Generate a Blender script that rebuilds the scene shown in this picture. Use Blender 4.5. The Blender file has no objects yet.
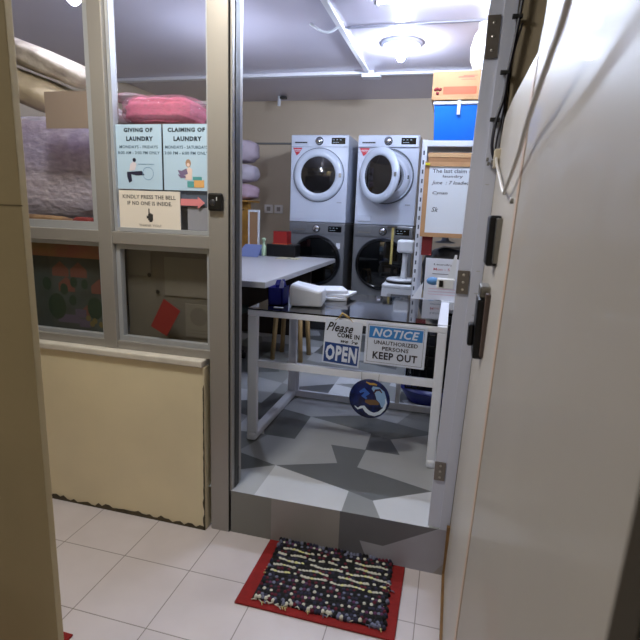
import bpy, bmesh, math, random
from mathutils import Vector, Matrix
random.seed(7)
S = bpy.context.scene
COL = S.collection
PI = math.pi

# ---------------------------------------------------------------- camera
F_PX, PITCH, ROLL, YAW, CAM_H = 499.58, .21068, -.038436, .25129, 1.4336
fw = Vector((-math.sin(YAW)*math.cos(PITCH), math.cos(YAW)*math.cos(PITCH), -math.sin(PITCH)))
r0 = Vector((math.cos(YAW), math.sin(YAW), 0)); d0 = fw.cross(r0)
rt = math.cos(ROLL)*r0 + math.sin(ROLL)*d0
dn = -math.sin(ROLL)*r0 + math.cos(ROLL)*d0
cam = bpy.data.cameras.new('camera'); co = bpy.data.objects.new('camera', cam); COL.objects.link(co)
cam.sensor_width = 36; cam.lens = 36*F_PX/640; cam.clip_start = .02
m = Matrix((rt, -dn, -fw)).transposed().to_4x4(); m.translation = Vector((0, 0, CAM_H))
co.matrix_world = m
cam.dof.use_dof = True; cam.dof.focus_distance = 2.9; cam.dof.aperture_fstop = 5.6
S.camera = co

# ---------------------------------------------------------------- world, lights, exposure
w = bpy.data.worlds.new('dim surroundings'); S.world = w; w.use_nodes = True
w.node_tree.nodes['Background'].inputs[0].default_value = (.72, .74, .80, 1)
w.node_tree.nodes['Background'].inputs[1].default_value = .10
def area(name, loc, size, power, col, rot=(0, 0, 0), sy=None):
    l = bpy.data.lights.new(name, 'AREA'); l.energy = power; l.color = col; l.size = size
    if sy: l.shape = 'RECTANGLE'; l.size_y = sy
    o = bpy.data.objects.new(name, l); o.location = loc; o.rotation_euler = rot; COL.objects.link(o); return o
area('corridor_lamp_light', (-1.0, 1.16, 2.62), .22, 16.5, (1, .98, .95))
area('corridor_rear_fill_light', (-1.9, -.3, 2.62), .3, 8.5, (1, .95, .88))  # fill with no fitting, added behind the camera to lift the near left wall
S.view_settings.view_transform = 'Standard'; S.view_settings.look = 'None'
S.view_settings.gamma = 1; S.view_settings.use_curve_mapping = False
S.view_settings.exposure = 0.5

# ---------------------------------------------------------------- materials
def lin(c):
    return tuple(((v/255)/12.92 if v/255 <= .04045 else ((v/255+.055)/1.055)**2.4) for v in c)+(1,)
MC = {}
def mat(name, rgb, rough=.5, metal=0, var=0, scale=6, bump=0, bscale=60, emit=0, alpha=1, trans=0, coat=0, rgb2=None):
    if name in MC: return MC[name]
    M = bpy.data.materials.new(name); M.use_nodes = True; nt = M.node_tree; b = nt.nodes['Principled BSDF']
    c = lin(rgb)
    b.inputs['Base Color'].default_value = c; b.inputs['Roughness'].default_value = rough
    b.inputs['Metallic'].default_value = metal
    b.inputs['Alpha'].default_value = alpha
    b.inputs['Transmission Weight'].default_value = trans
    b.inputs['Coat Weight'].default_value = coat
    if emit:
        b.inputs['Emission Color'].default_value = c; b.inputs['Emission Strength'].default_value = emit
    if var or rgb2:
        n = nt.nodes.new('ShaderNodeTexNoise'); n.inputs['Scale'].default_value = scale; n.inputs['Detail'].default_value = 5
        t = nt.nodes.new('ShaderNodeTexCoord'); nt.links.new(t.outputs['Object'], n.inputs['Vector'])
        r = nt.nodes.new('ShaderNodeValToRGB'); r.color_ramp.elements[0].position = .35; r.color_ramp.elements[1].position = .65
        c2 = lin(rgb2) if rgb2 else tuple(x*(1-var) for x in c[:3])+(1,)
        r.color_ramp.elements[0].color = c2; r.color_ramp.elements[1].color = c
        nt.links.new(n.outputs[0], r.inputs[0]); nt.links.new(r.outputs[0], b.inputs['Base Color'])
    if bump:
        n = nt.nodes.new('ShaderNodeTexNoise'); n.inputs['Scale'].default_value = bscale; n.inputs['Detail'].default_value = 4
        t = nt.nodes.new('ShaderNodeTexCoord'); nt.links.new(t.outputs['Object'], n.inputs['Vector'])
        k = nt.nodes.new('ShaderNodeBump'); k.inputs['Strength'].default_value = bump; k.inputs['Distance'].default_value = .01
        nt.links.new(n.outputs[0], k.inputs['Height']); nt.links.new(k.outputs[0], b.inputs['Normal'])
    MC[name] = M; return M
def glass_mat(name, tint=(1, 1, 1), refl=.35):
    M = bpy.data.materials.new(name); M.use_nodes = True; nt = M.node_tree; nt.nodes.clear()
    o = nt.nodes.new('ShaderNodeOutputMaterial'); mx = nt.nodes.new('ShaderNodeMixShader')
    tr = nt.nodes.new('ShaderNodeBsdfTransparent'); gl = nt.nodes.new('ShaderNodeBsdfGlossy'); lw = nt.nodes.new('ShaderNodeLayerWeight'); pw = nt.nodes.new('ShaderNodeMath'); fr = nt.nodes.new('ShaderNodeMath')
    tr.inputs[0].default_value = (*tint, 1); gl.inputs['Roughness'].default_value = .04; lw.inputs[0].default_value = .5; pw.operation = 'POWER'; pw.inputs[1].default_value = 5; fr.operation = 'MULTIPLY_ADD'; fr.inputs[1].default_value = .93; fr.inputs[2].default_value = .035
    nt.links.new(lw.outputs['Facing'], pw.inputs[0]); nt.links.new(pw.outputs[0], fr.inputs[0])
    nt.links.new(fr.outputs[0], mx.inputs[0]); nt.links.new(tr.outputs[0], mx.inputs[1]); nt.links.new(gl.outputs[0], mx.inputs[2])
    nt.links.new(mx.outputs[0], o.inputs[0]); MC[name] = M; return M
def poly_mat(name, rgb, amt, rough=.2):
    """thin clear plastic: part transparent, part glossy plastic"""
    M = bpy.data.materials.new(name); M.use_nodes = True; nt = M.node_tree; b = nt.nodes['Principled BSDF']
    b.inputs['Base Color'].default_value = lin(rgb); b.inputs['Roughness'].default_value = rough
    n = nt.nodes.new('ShaderNodeTexNoise'); n.inputs['Scale'].default_value = 20; n.inputs['Detail'].default_value = 4
    r = nt.nodes.new('ShaderNodeMapRange'); r.inputs[3].default_value = max(0, amt-.25); r.inputs[4].default_value = min(1, amt+.25)
    nt.links.new(n.outputs[0], r.inputs[0]); nt.links.new(r.outputs[0], b.inputs['Alpha'])
    k = nt.nodes.new('ShaderNodeBump'); k.inputs['Strength'].default_value = .8; k.inputs['Distance'].default_value = .02
    nt.links.new(n.outputs[0], k.inputs['Height']); nt.links.new(k.outputs[0], b.inputs['Normal'])
    MC[name] = M; return M

alu = mat('brushed_aluminium', (160, 157, 153), .4, .4)
alu_jamb = mat('bright_aluminium', (198, 203, 220), .32, .15)
alu_light = mat('light_aluminium', (176, 180, 186), .4, .35)
alu_dark = mat('dark_groove', (58, 58, 56), .5, .3)
white = mat('white_enamel', (205, 212, 226), .35)
white_pl = mat('white_plastic', (214, 218, 224), .4)
paper = mat('white_paper', (222, 226, 236), .6)
black = mat('black_plastic', (14, 14, 16), .35)
dkglass = mat('black_glass', (6, 7, 9), .06, coat=.5)
rubber = mat('black_rubber', (20, 20, 22), .7)
steel = mat('steel', (150, 148, 142), .35, .9)
clear = glass_mat('window_glass')

# ---------------------------------------------------------------- geometry helpers
class G:
    def __init__(s): s.bm = bmesh.new()
    def box(s, x0, x1, y0, y1, z0, z1, mi=0, bev=0, seg=2, M=None):
        vs = [s.bm.verts.new((x, y, z)) for x in (x0, x1) for y in (y0, y1) for z in (z0, z1)]
        q = [(0, 1, 3, 2), (4, 6, 7, 5), (0, 4, 5, 1), (2, 3, 7, 6), (0, 2, 6, 4), (1, 5, 7, 3)]
        fs = [s.bm.faces.new([vs[i] for i in f]) for f in q]
        for f in fs: f.material_index = mi
        if bev:
            es = list({e for f in fs for e in f.edges})
            r = bmesh.ops.bevel(s.bm, geom=es, offset=bev, segments=seg, affect='EDGES', profile=.5)
            for f in r['faces']: f.material_index = mi
            vs = list({v for f in r['faces'] for v in f.verts} | {v for v in vs if v.is_valid})
        if M: 
            for v in vs: v.co = M @ v.co
        return s
    def rings(s, rings, mi=0, cap=True, closed=True, smooth=True):
        """skin a list of rings (equal number of points)"""
        R = [[s.bm.verts.new(p) for p in r] for r in rings]; n = len(R[0])
        for a, b in zip(R, R[1:]):
            for i in range(n if closed else n-1):
                f = s.bm.faces.new((a[i], a[(i+1) % n], b[(i+1) % n], b[i])); f.material_index = mi; f.smooth = smooth
        if cap:
            for r in (R[0][::-1], R[-1]):
                f = s.bm.faces.new(r); f.material_index = mi
        return s
    def lathe(s, prof, c, axis='z', n=32, mi=0, cap=True, squash=(1, 1), M=None):
        rs = []
        for r, h in prof:
            ring = []
            for i in range(n):
                a = 2*PI*i/n; u, v = r*math.cos(a)*squash[0], r*math.sin(a)*squash[1]
                p = {'z': (u, v, h), 'y': (u, h, -v), 'x': (h, u, v)}[axis]
                p = Vector(p)+Vector(c)
                ring.append(M @ p if M else p)
            rs.append(ring)
        return s.rings(rs, mi, cap)
    def tube(s, pts, r, n=10, mi=0, radii=None):
        pts = [Vector(p) for p in pts]; rs = []
        up = Vector((.123, .37, .92)).normalized()
        for i, p in enumerate(pts):
            t = (pts[min(i+1, len(pts)-1)]-pts[max(i-1, 0)]).normalized()
            a = t.cross(up).normalized(); b = t.cross(a)
            rr = radii[i] if radii else r
            rs.append([p+(a*math.cos(2*PI*k/n)+b*math.sin(2*PI*k/n))*rr for k in range(n)])
        return s.rings(rs, mi)
    def poly(s, pts, mi=0):
        f = s.bm.faces.new([s.bm.verts.new(p) for p in pts]); f.material_index = mi; return s
    def prism(s, pts, vec, mi=0):
        vec = Vector(vec); a = [s.bm.verts.new(p) for p in pts]; b = [s.bm.verts.new(Vector(p)+vec) for p in pts]
        n = len(a); fs = [s.bm.faces.new(a), s.bm.faces.new(b[::-1])]
        for i in range(n): fs.append(s.bm.faces.new((a[i], b[i], b[(i+1) % n], a[(i+1) % n])))
        for f in fs: f.material_index = mi
        return s
    def blob(s, c, r, mi=0, amp=.08, freq=3, seg=28, seed=0, power=2, M=None):
        """soft lumpy super-ellipsoid"""
        rnd = random.Random(seed); ph = [rnd.uniform(0, 6.28) for _ in range(9)]
        rings = []; nv = seg//2
        for j in range(1, nv):
            th = PI*j/nv; ring = []
            for i in range(seg):
                a = 2*PI*i/seg
                d = Vector((math.sin(th)*math.cos(a), math.sin(th)*math.sin(a), math.cos(th)))
                e = 2/power
                q = Vector([math.copysign(abs(v)**e, v) for v in d])
                k = 1+amp*(math.sin(freq*d.x*3+ph[0])*math.sin(freq*d.y*3+ph[1])+.6*math.sin(freq*5*d.z+ph[2]+d.x*4)+.4*math.sin(freq*7*d.x+ph[3]+3*d.y))
                p = Vector((q.x*r[0]*k, q.y*r[1]*k, q.z*r[2]*k))+Vector(c)
                ring.append(M @ p if M else p)
            rings.append(ring)
        return s.rings(rings, mi)

def props(o, label=None, cat=None, group=None, kind=None):
    if label: o['label'] = label
    if cat: o['category'] = cat
    if group: o['group'] = group
    if kind: o['kind'] = kind
    return o
def thing(name, loc, label, cat, group=None):
    o = bpy.data.objects.new(name, None); o.empty_display_size = .05; COL.objects.link(o); o.location = loc
    return props(o, label, cat, group)
def rootloc(p):
    v = Vector((0, 0, 0))
    while p: v += p.location; p = p.parent
    return v
def obj(name, g, mats, parent=None, loc=None, smooth=None):
    me = bpy.data.meshes.new(name); bm = g.bm
    bmesh.ops.recalc_face_normals(bm, faces=bm.faces)
    off = rootloc(parent) if parent else Vector(loc or (0, 0, 0))
    for v in bm.verts: v.co -= off
    if smooth:
        for f in bm.faces: f.smooth = True
    bm.to_mesh(me); bm.free()
    for m_ in (mats if isinstance(mats, (list, tuple)) else [mats]): me.materials.append(m_)
    o = bpy.data.objects.new(name, me); COL.objects.link(o)
    if parent: o.parent = parent
    else: o.location = off
    return o
def struct(name, g, mats):
    o = obj(name, g, mats); o['kind'] = 'structure'; return o
def single(name, g, mats, loc, label, cat, group=None):
    return props(obj(name, g, mats, loc=loc), label, cat, group)

def text_geo(body, cx, y, cz, width, height, bold=0, shear=0, tilt=0):
    """lettering in the XZ plane facing -Y, fitted to width x height, as (verts, faces)"""
    cu = bpy.data.curves.new('tmp', 'FONT'); cu.body = body; cu.size = 1; cu.align_x = 'CENTER'
    cu.offset = bold; cu.shear = shear; cu.resolution_u = 2; cu.space_character = 1+bold*3
    to = bpy.data.objects.new('tmp', cu); COL.objects.link(to)
    bpy.context.view_layer.update()
    me = bpy.data.meshes.new_from_object(to.evaluated_get(bpy.context.evaluated_depsgraph_get()))
    vs = [v.co.copy() for v in me.vertices]; fs = [tuple(p.vertices) for p in me.polygons]
    bpy.data.objects.remove(to); bpy.data.curves.remove(cu); bpy.data.meshes.remove(me)
    x0, x1 = min(v.x for v in vs), max(v.x for v in vs); y0, y1 = min(v.y for v in vs), max(v.y for v in vs)
    out = []
    for v in vs:
        u = ((v.x-x0)/(x1-x0)-.5)*width; q = ((v.y-y0)/(y1-y0)-.5)*height
        out.append(Vector((cx+u*math.cos(tilt)+q*math.sin(tilt), y, cz-u*math.sin(tilt)+q*math.cos(tilt))))
    return out, fs
def add_text(g, *a, mi=0, **k):
    vs, fs = text_geo(*a, **k); V = [g.bm.verts.new(v) for v in vs]
    for f in fs:
        try: q = g.bm.faces.new([V[i] for i in f]); q.material_index = mi
        except ValueError: pass
    return g

FY = 1.868      # plane of the storefront
FZ = .205       # shop floor
CZ = 2.67       # shop ceiling

# ================================================================ THE SETTING
# corridor floor: pale 30 cm ceramic tiles
M = bpy.data.materials.new('pale_tiles'); M.use_nodes = True; nt = M.node_tree; b = nt.nodes['Principled BSDF']
tc = nt.nodes.new('ShaderNodeTexCoord'); mp = nt.nodes.new('ShaderNodeMapping'); br = nt.nodes.new('ShaderNodeTexBrick')
mp.inputs['Location'].default_value = (1.511, -1.883+.6, 0)
nt.links.new(tc.outputs['Object'], mp.inputs[0]); nt.links.new(mp.outputs[0], br.inputs[0])
br.offset = 0; br.inputs['Scale'].default_value = 1; br.inputs['Brick Width'].default_value = .3; br.inputs['Row Height'].default_value = .3
br.inputs['Mortar Size'].default_value = .0022; br.inputs['Mortar Smooth'].default_value = .3
br.inputs['Color1'].default_value = lin((210, 202, 203)); br.inputs['Color2'].default_value = lin((204, 196, 198)); br.inputs['Mortar'].default_value = lin((140, 132, 128))
no = nt.nodes.new('ShaderNodeTexNoise'); no.inputs['Scale'].default_value = 5; no.inputs['Detail'].default_value = 6
nt.links.new(tc.outputs['Object'], no.inputs['Vector'])
mx = nt.nodes.new('ShaderNodeMix'); mx.data_type = 'RGBA'; mx.blend_type = 'MULTIPLY'; mx.inputs[0].default_value = .28
nt.links.new(br.outputs[0], mx.inputs[6]); nt.links.new(no.outputs[1], mx.inputs[7])
rr = nt.nodes.new('ShaderNodeValToRGB'); rr.color_ramp.elements[0].position = .3; rr.color_ramp.elements[0].color = (.72, .70, .68, 1); rr.color_ramp.elements[1].position = .62; rr.color_ramp.elements[1].color = (1, 1, 1, 1)
nt.links.new(no.outputs[0], rr.inputs[0]); nt.links.new(rr.outputs[0], mx.inputs[7])
nt.links.new(mx.outputs[2], b.inputs['Base Color']); b.inputs['Roughness'].default_value = .35
tile_m = M
struct('floor', G().box(-3.6, .9, -1.6, FY+.02, -.05, 0), tile_m)

# shop floor: vinyl with large grey triangles; each facet keeps one of five greys
vin = [mat('vinyl_near_white', (205, 208, 212), .32, var=.05), mat('vinyl_light_grey', (172, 175, 178), .32, var=.05),
       mat('vinyl_mid_grey', (140, 143, 143), .32, var=.05), mat('vinyl_dark_grey', (104, 107, 108), .32, var=.06), mat('vinyl_slate', (88, 90, 94), .32, var=.06)]
g = G(); cw, ch = .76, .64
cell = dict(a=(0, .33), h=(.285, .45), d=(.39, .44), B=(.393, .213), g=(.208, .64), e=(.4, .64), o=(.51, .17), p=(.58, 0),
            c=(.396, 0), r=(.76, .33), O=(0, 0), T=(0, .64), R=(.76, .64), Q=(.76, 0), n=(.6, .64), k=(.52, .405))
shapes = [('a h g T', 1), ('h d e g', 3), ('a B d h', 3), ('O c B a', 0), ('d k n e', 1), ('k r R n', 1), ('B o r k d', 3), ('c p o B', 2), ('p Q r o', 0)]
over = {(0, 1): [1, 2, 3, 1, 1, 2, 3, 4, 1], (-1, 0): [1, 2, 1, 2, 2, 1, 3, 1, 1], (-1, 1): [0, 1, 3, 1, 3, 1, 3, 0, 3], (0, 2): [0, 2, 2, 0, 0, 0, 2, 2, 0]}
for ci in range(-5, 3):
    for cj in range(0, 7):
        x0, y0 = -.75+ci*cw, 1.82+cj*ch; rnd = random.Random(ci*31+cj*7)
        for si, (sh, col) in enumerate(shapes):
            c_ = over[(ci, cj)][si] if (ci, cj) in over else (col if (ci, cj) == (0, 0) else rnd.choice([0, 1, 1, 2, 3, 4, 2]))
            g.poly([(x0+cell[k][0], y0+cell[k][1], FZ) for k in sh.split()], c_)
bmesh.ops.bisect_plane(g.bm, geom=g.bm.verts[:]+g.bm.edges[:]+g.bm.faces[:], plane_co=(0, FY, 0), plane_no=(0, -1, 0), clear_outer=True)
bmesh.ops.bisect_plane(g.bm, geom=g.bm.verts[:]+g.bm.edges[:]+g.bm.faces[:], plane_co=(0, 5.8, 0), plane_no=(0, 1, 0), clear_outer=True)
bmesh.ops.bisect_plane(g.bm, geom=g.bm.verts[:]+g.bm.edges[:]+g.bm.faces[:], plane_co=(.72, 0, 0), plane_no=(1, 0, 0), clear_outer=True)
bmesh.ops.bisect_plane(g.bm, geom=g.bm.verts[:]+g.bm.edges[:]+g.bm.faces[:], plane_co=(-3.4, 0, 0), plane_no=(-1, 0, 0), clear_outer=True)
g.box(-3.4, .72, FY+.03, 5.8, .05, FZ-.004, 2)
o = struct('floor_shop', g, vin)

# step riser wrapped in the same vinyl
rv = [mat('riser_mid_grey', (128, 128, 124), .4, var=.05), mat('riser_warm_grey', (150, 146, 144), .4, var=.05), mat('riser_slate', (104, 104, 110), .4, var=.05), mat('riser_light_grey', (160, 160, 172), .4, var=.05)]
g = G(); X0, XA, XB, X1 = -.86, -.668, -.36, .09; y = FY
g.poly([(X0, y, 0), (XA, y, 0), (XA, y, FZ), (X0, y, FZ)], 0)
g.poly([(XA, y, 0), (-.52, y, 0), (-.5, y, FZ), (XA, y, FZ)], 1)
g.poly([(-.52, y, 0), (XB, y, 0), (XB, y, FZ), (-.5, y, FZ)], 1)
g.poly([(XB, y, 0), (-.235, y, 0), (-.27, y, .085), (-.17, y, .08), (.045, y, FZ), (XB, y, FZ)], 2)
g.poly([(-.235, y, 0), (.04, y, 0), (X1, y, .07), (X1, y, FZ), (.045, y, FZ), (-.17, y, .08), (-.27, y, .085)], 3)
g.poly([(.04, y, 0), (X1, y, 0), (X1, y, .07)], 1)
g.poly([(X0, y, FZ), (X1, y, FZ), (X1, y+.05, FZ-.002), (X0, y+.05, FZ-.002)], 1)
g.box(X0, X1, y+.002, y+.05, 0, FZ-.004, 0)
struct('trim_step_riser', g, rv)

beige = mat('beige_paint', (234, 221, 186), .45, var=.10, scale=2.2, bump=.04, bscale=18)
olive = mat('olive_beige_paint', (190, 172, 130), .6, var=.10, scale=3, bump=.12, bscale=30)
grime = mat('dark_grime', (86, 76, 56), .8, var=.4, scale=25)
shopw = mat('shop_wall_paint', (196, 180, 158), .5, var=.08, scale=2)
capw = mat('white_cap', (214, 208, 196), .5, var=.12, scale=15)
# low wall under the windows
g = G().box(-3.4, -.972, 1.84, 1.99, 0, .775, 0, bev=.006)
struct('wall_low_front', g, beige)
g = G().box(-3.4, -.975, 1.825, 1.99, .775, .805, 0, bev=.006)
struct('trim_low_wall_cap', g, capw)
# grimy joint along the foot and side of the low wall
g = G(); rnd = random.Random(3)
pts = [(-3.4, 1.838, 0)]; x = -3.4
top = []
while x < -.975:
    top.append((x, 1.8385, .008+rnd.random()*.022)); x += .02
g.poly([(-3.4, 1.8385, 0), *top, (-.975, 1.8385, .03), (-.975, 1.8385, 0)])
side = []
z = .0
while z < .70:
    side.append((-.978-rnd.random()*.010*(1-z)**2, 1.8385, z)); z += .02
g.poly([(-.9725, 1.8385, 0), (-.9725, 1.8385, .70), *side[::-1]])
struct('trim_grime_line', g, grime)
# walls
struct('wall_left_near', G().box(-2.6, -1.004, 1.0, 1.022, 0, 2.7, 0, bev=.002).box(-2.6, -1.0, .9985, 1.001, 1.4225, 1.4255, 1), [olive, mat('crack_shadow', (120, 106, 78), .8)])
struct('wall_back', G().box(-3.5, .8, 5.78, 5.9, 0, 2.75), shopw)
struct('wall_shop_right', G().box(.72, .82, FY+.1, 5.8, 0, 2.75), shopw)
struct('wall_shop_left', G().box(-3.5, -3.4, FY, 5.8, 0, 2.75), shopw)
corr = mat('corridor_wall_paint', (150, 138, 112), .6, var=.1)
struct('wall_front_right', G().box(.135, .9, FY+.008, FY+.1, 0, 2.75).box(.08, .135, FY+.03, FY+.1, 0, 2.75), mat('brown_beige_paint', (158, 146, 124), .5, var=.08))
struct('wall_front_header', G().box(-3.5, .145, FY+.005, FY+.09, 2.42, 2.75), corr)
struct('wall_corridor_left', G().box(-3.6, -3.5, -1.6, FY, 0, 2.75), corr)
struct('wall_corridor_behind', G().box(-3.6, .9, -1.7, -1.6, 0, 2.75), corr)
darkw = mat('dark_brown_paint', (20, 19, 17), .8)
struct('wall_corridor_right', G().box(.19, .29, -1.6, .30, 0, 2.75), darkw)
struct('wall_side_passage', G().box(.9, 1.0, -1.6, FY+.1, 0, 2.75), corr)
struct('ceiling_corridor', G().box(-3.6, .9, -1.6, FY, 2.7, 2.78), mat('corridor_ceiling', (190, 184, 170), .7))
ceil = mat('lilac_grey_ceiling_panel', (202, 197, 212), .26, var=.05, scale=1.5, coat=.2)
struct('ceiling', G().box(-3.5, .8, FY+.02, 5.8, CZ, CZ+.08), ceil)
molding = mat('white_moulding', (222, 222, 228), .4)
struct('trim_ceiling_cross', G().box(-3.4, -.80, 4.66, 4.72, CZ-.03, CZ, bev=.004).box(-.80, .7, 4.74, 4.79, CZ-.02, CZ, bev=.004), molding)
struct('trim_ceiling_long', G().box(-.875, -.835, FY+.1, 4.66, CZ-.025, CZ, bev=.004), molding)
struct('trim_ceiling_seam', G().box(-.835, .7, 3.62, 3.645, CZ-.008, CZ), mat('seam_grey', (120, 120, 132), .5))
struct('trim_back_wall_conduit', G().box(-3.4, -1.6, 5.765, 5.78, 2.195, 2.215), mat('grey_conduit', (112, 112, 112), .5))

# right-hand corridor boards (they lean a little) ----------------------------------
cream = mat('cream_laminate', (196, 190, 181), .42, var=.06, scale=3, coat=.1)
greyb = mat('grey_beige_laminate', (172, 165, 155), .45, var=.07, scale=2.5, coat=.12)
def bx(z): return .09+.023*(z-.2)
def board(pts, th, dx=0): return G().prism([(bx(z)+dx, y, z) for y, z in pts], (th, 0, 0))
struct('wall_right_far_board', board([(1.862, .03), (1.862, 1.70), (1.80, 1.755), (1.60, 1.765), (1.12, 1.752), (1.12, .03)], .014), cream)
struct('wall_right_near_board', board([(1.118, .03), (1.118, 1.752), (1.085, 1.80), (1.06, 2.0), (1.05, 2.65), (.298, 2.65), (.298, .03)], .016), greyb)
wood = mat('raw_wood', (142, 106, 62), .6, var=.3, scale=14)
struct('baseboard_right', G().box(.077, .100, .30, 1.862, 0, .026).box(.078, .094, 1.845, 1.862, .0, .235), wood)
struct('trim_board_joint', G().prism([(bx(.04)-.0015, 1.10, .04), (bx(.04)-.0015, 1.135, .04), (bx(1.74)-.0015, 1.135, 1.74), (bx(1.74)-.0015, 1.10, 1.74)], (.0015, 0, 0)), mat('peach_filler', (196, 170, 146), .4))

# aluminium storefront -----------------------------------------------------------------
g = G()
g.box(-.955, -.868, FY-.008, 1.97, 0, 2.42, 0, bev=.003)
g.box(-.868, -.857, FY+.004, 1.97, FZ, 2.42, 0, bev=.002)
g.box(-.8685, -.8665, FY-.0075, FY+.01, 0, 2.42, 1)
g.box(-.8575, -.8545, FY+.03, 1.94, FZ, 2.42, 1)
struct('trim_door_post', g, [alu, alu_dark])
g = G().box(-.873, -.863, 1.945, 1.985, FZ, 2.42, 0, bev=.002)
struct('trim_door_stop_left', g, alu_light)
g = G()
g.prism([(.004, FY+.012, FZ), (.052, FY+.012, FZ), (.102, FY+.012, 2.42), (.054, FY+.012, 2.42)], (0, .09, 0), 0)
g.prism([(.050, FY+.002, FZ), (.0885, FY+.002, FZ), (.142, FY+.002, 2.42), (.100, FY+.002, 2.42)], (0, .09, 0), 0)
for zz in (.62, 1.09, 1.17, 1.25, 1.55): g.box(.09, .102, FY+.0008, FY+.003, zz, zz+.003, 1)
jamb = struct('trim_door_jamb', g, [alu_jamb, alu_light])
struct('trim_door_header', G().box(-.955, .142, FY, 1.97, 2.36, 2.42), alu)
# window frame members
g = G()
g.box(-1.478, -1.412, FY-.004, 1.95, .805, 2.42, 0, bev=.003)
g.box(-3.4, -1.478, FY, 1.95, 1.272, 1.325, 0, bev=.003)
g.box(-1.412, -.955, FY, 1.95, 1.272, 1.325, 0, bev=.003)
g.box(-3.4, -1.478, FY, 1.95, .805, .842, 0, bev=.003)
g.box(-1.412, -.955, FY, 1.95, .805, .842, 0, bev=.003)
g.box(-3.4, -.955, FY, 1.95, 2.36, 2.42, 0)
struct('trim_window_frame', g, alu)
def window(n, x0, x1, z0, z1, sash):
    t = bpy.data.objects.new('window_%d' % n, None); COL.objects.link(t); t.location = (x0, 1.89, z0); t['kind'] = 'structure'
    g = G(); a = sash
    g.box(x0, x0+a, 1.885, 1.915, z0, z1).box(x1-a, x1, 1.885, 1.915, z0, z1).box(x0+a, x1-a, 1.885, 1.915, z0, z0+a).box(x0+a, x1-a, 1.885, 1.915, z1-a, z1)
    f = obj('sash', g, alu_light, t)
    obj('pane', G().box(x0+a, x1-a, 1.898, 1.902, z0+a, z1-a), clear, t)
window(1, -2.6, -1.480, 1.325, 2.36, .034)
window(2, -1.410, -.956, 1.327, 2.36, .016)
window(3, -2.6, -1.480, .843, 1.271, .016)
window(4, -1.410, -.956, .843, 1.271, .02)

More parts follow.
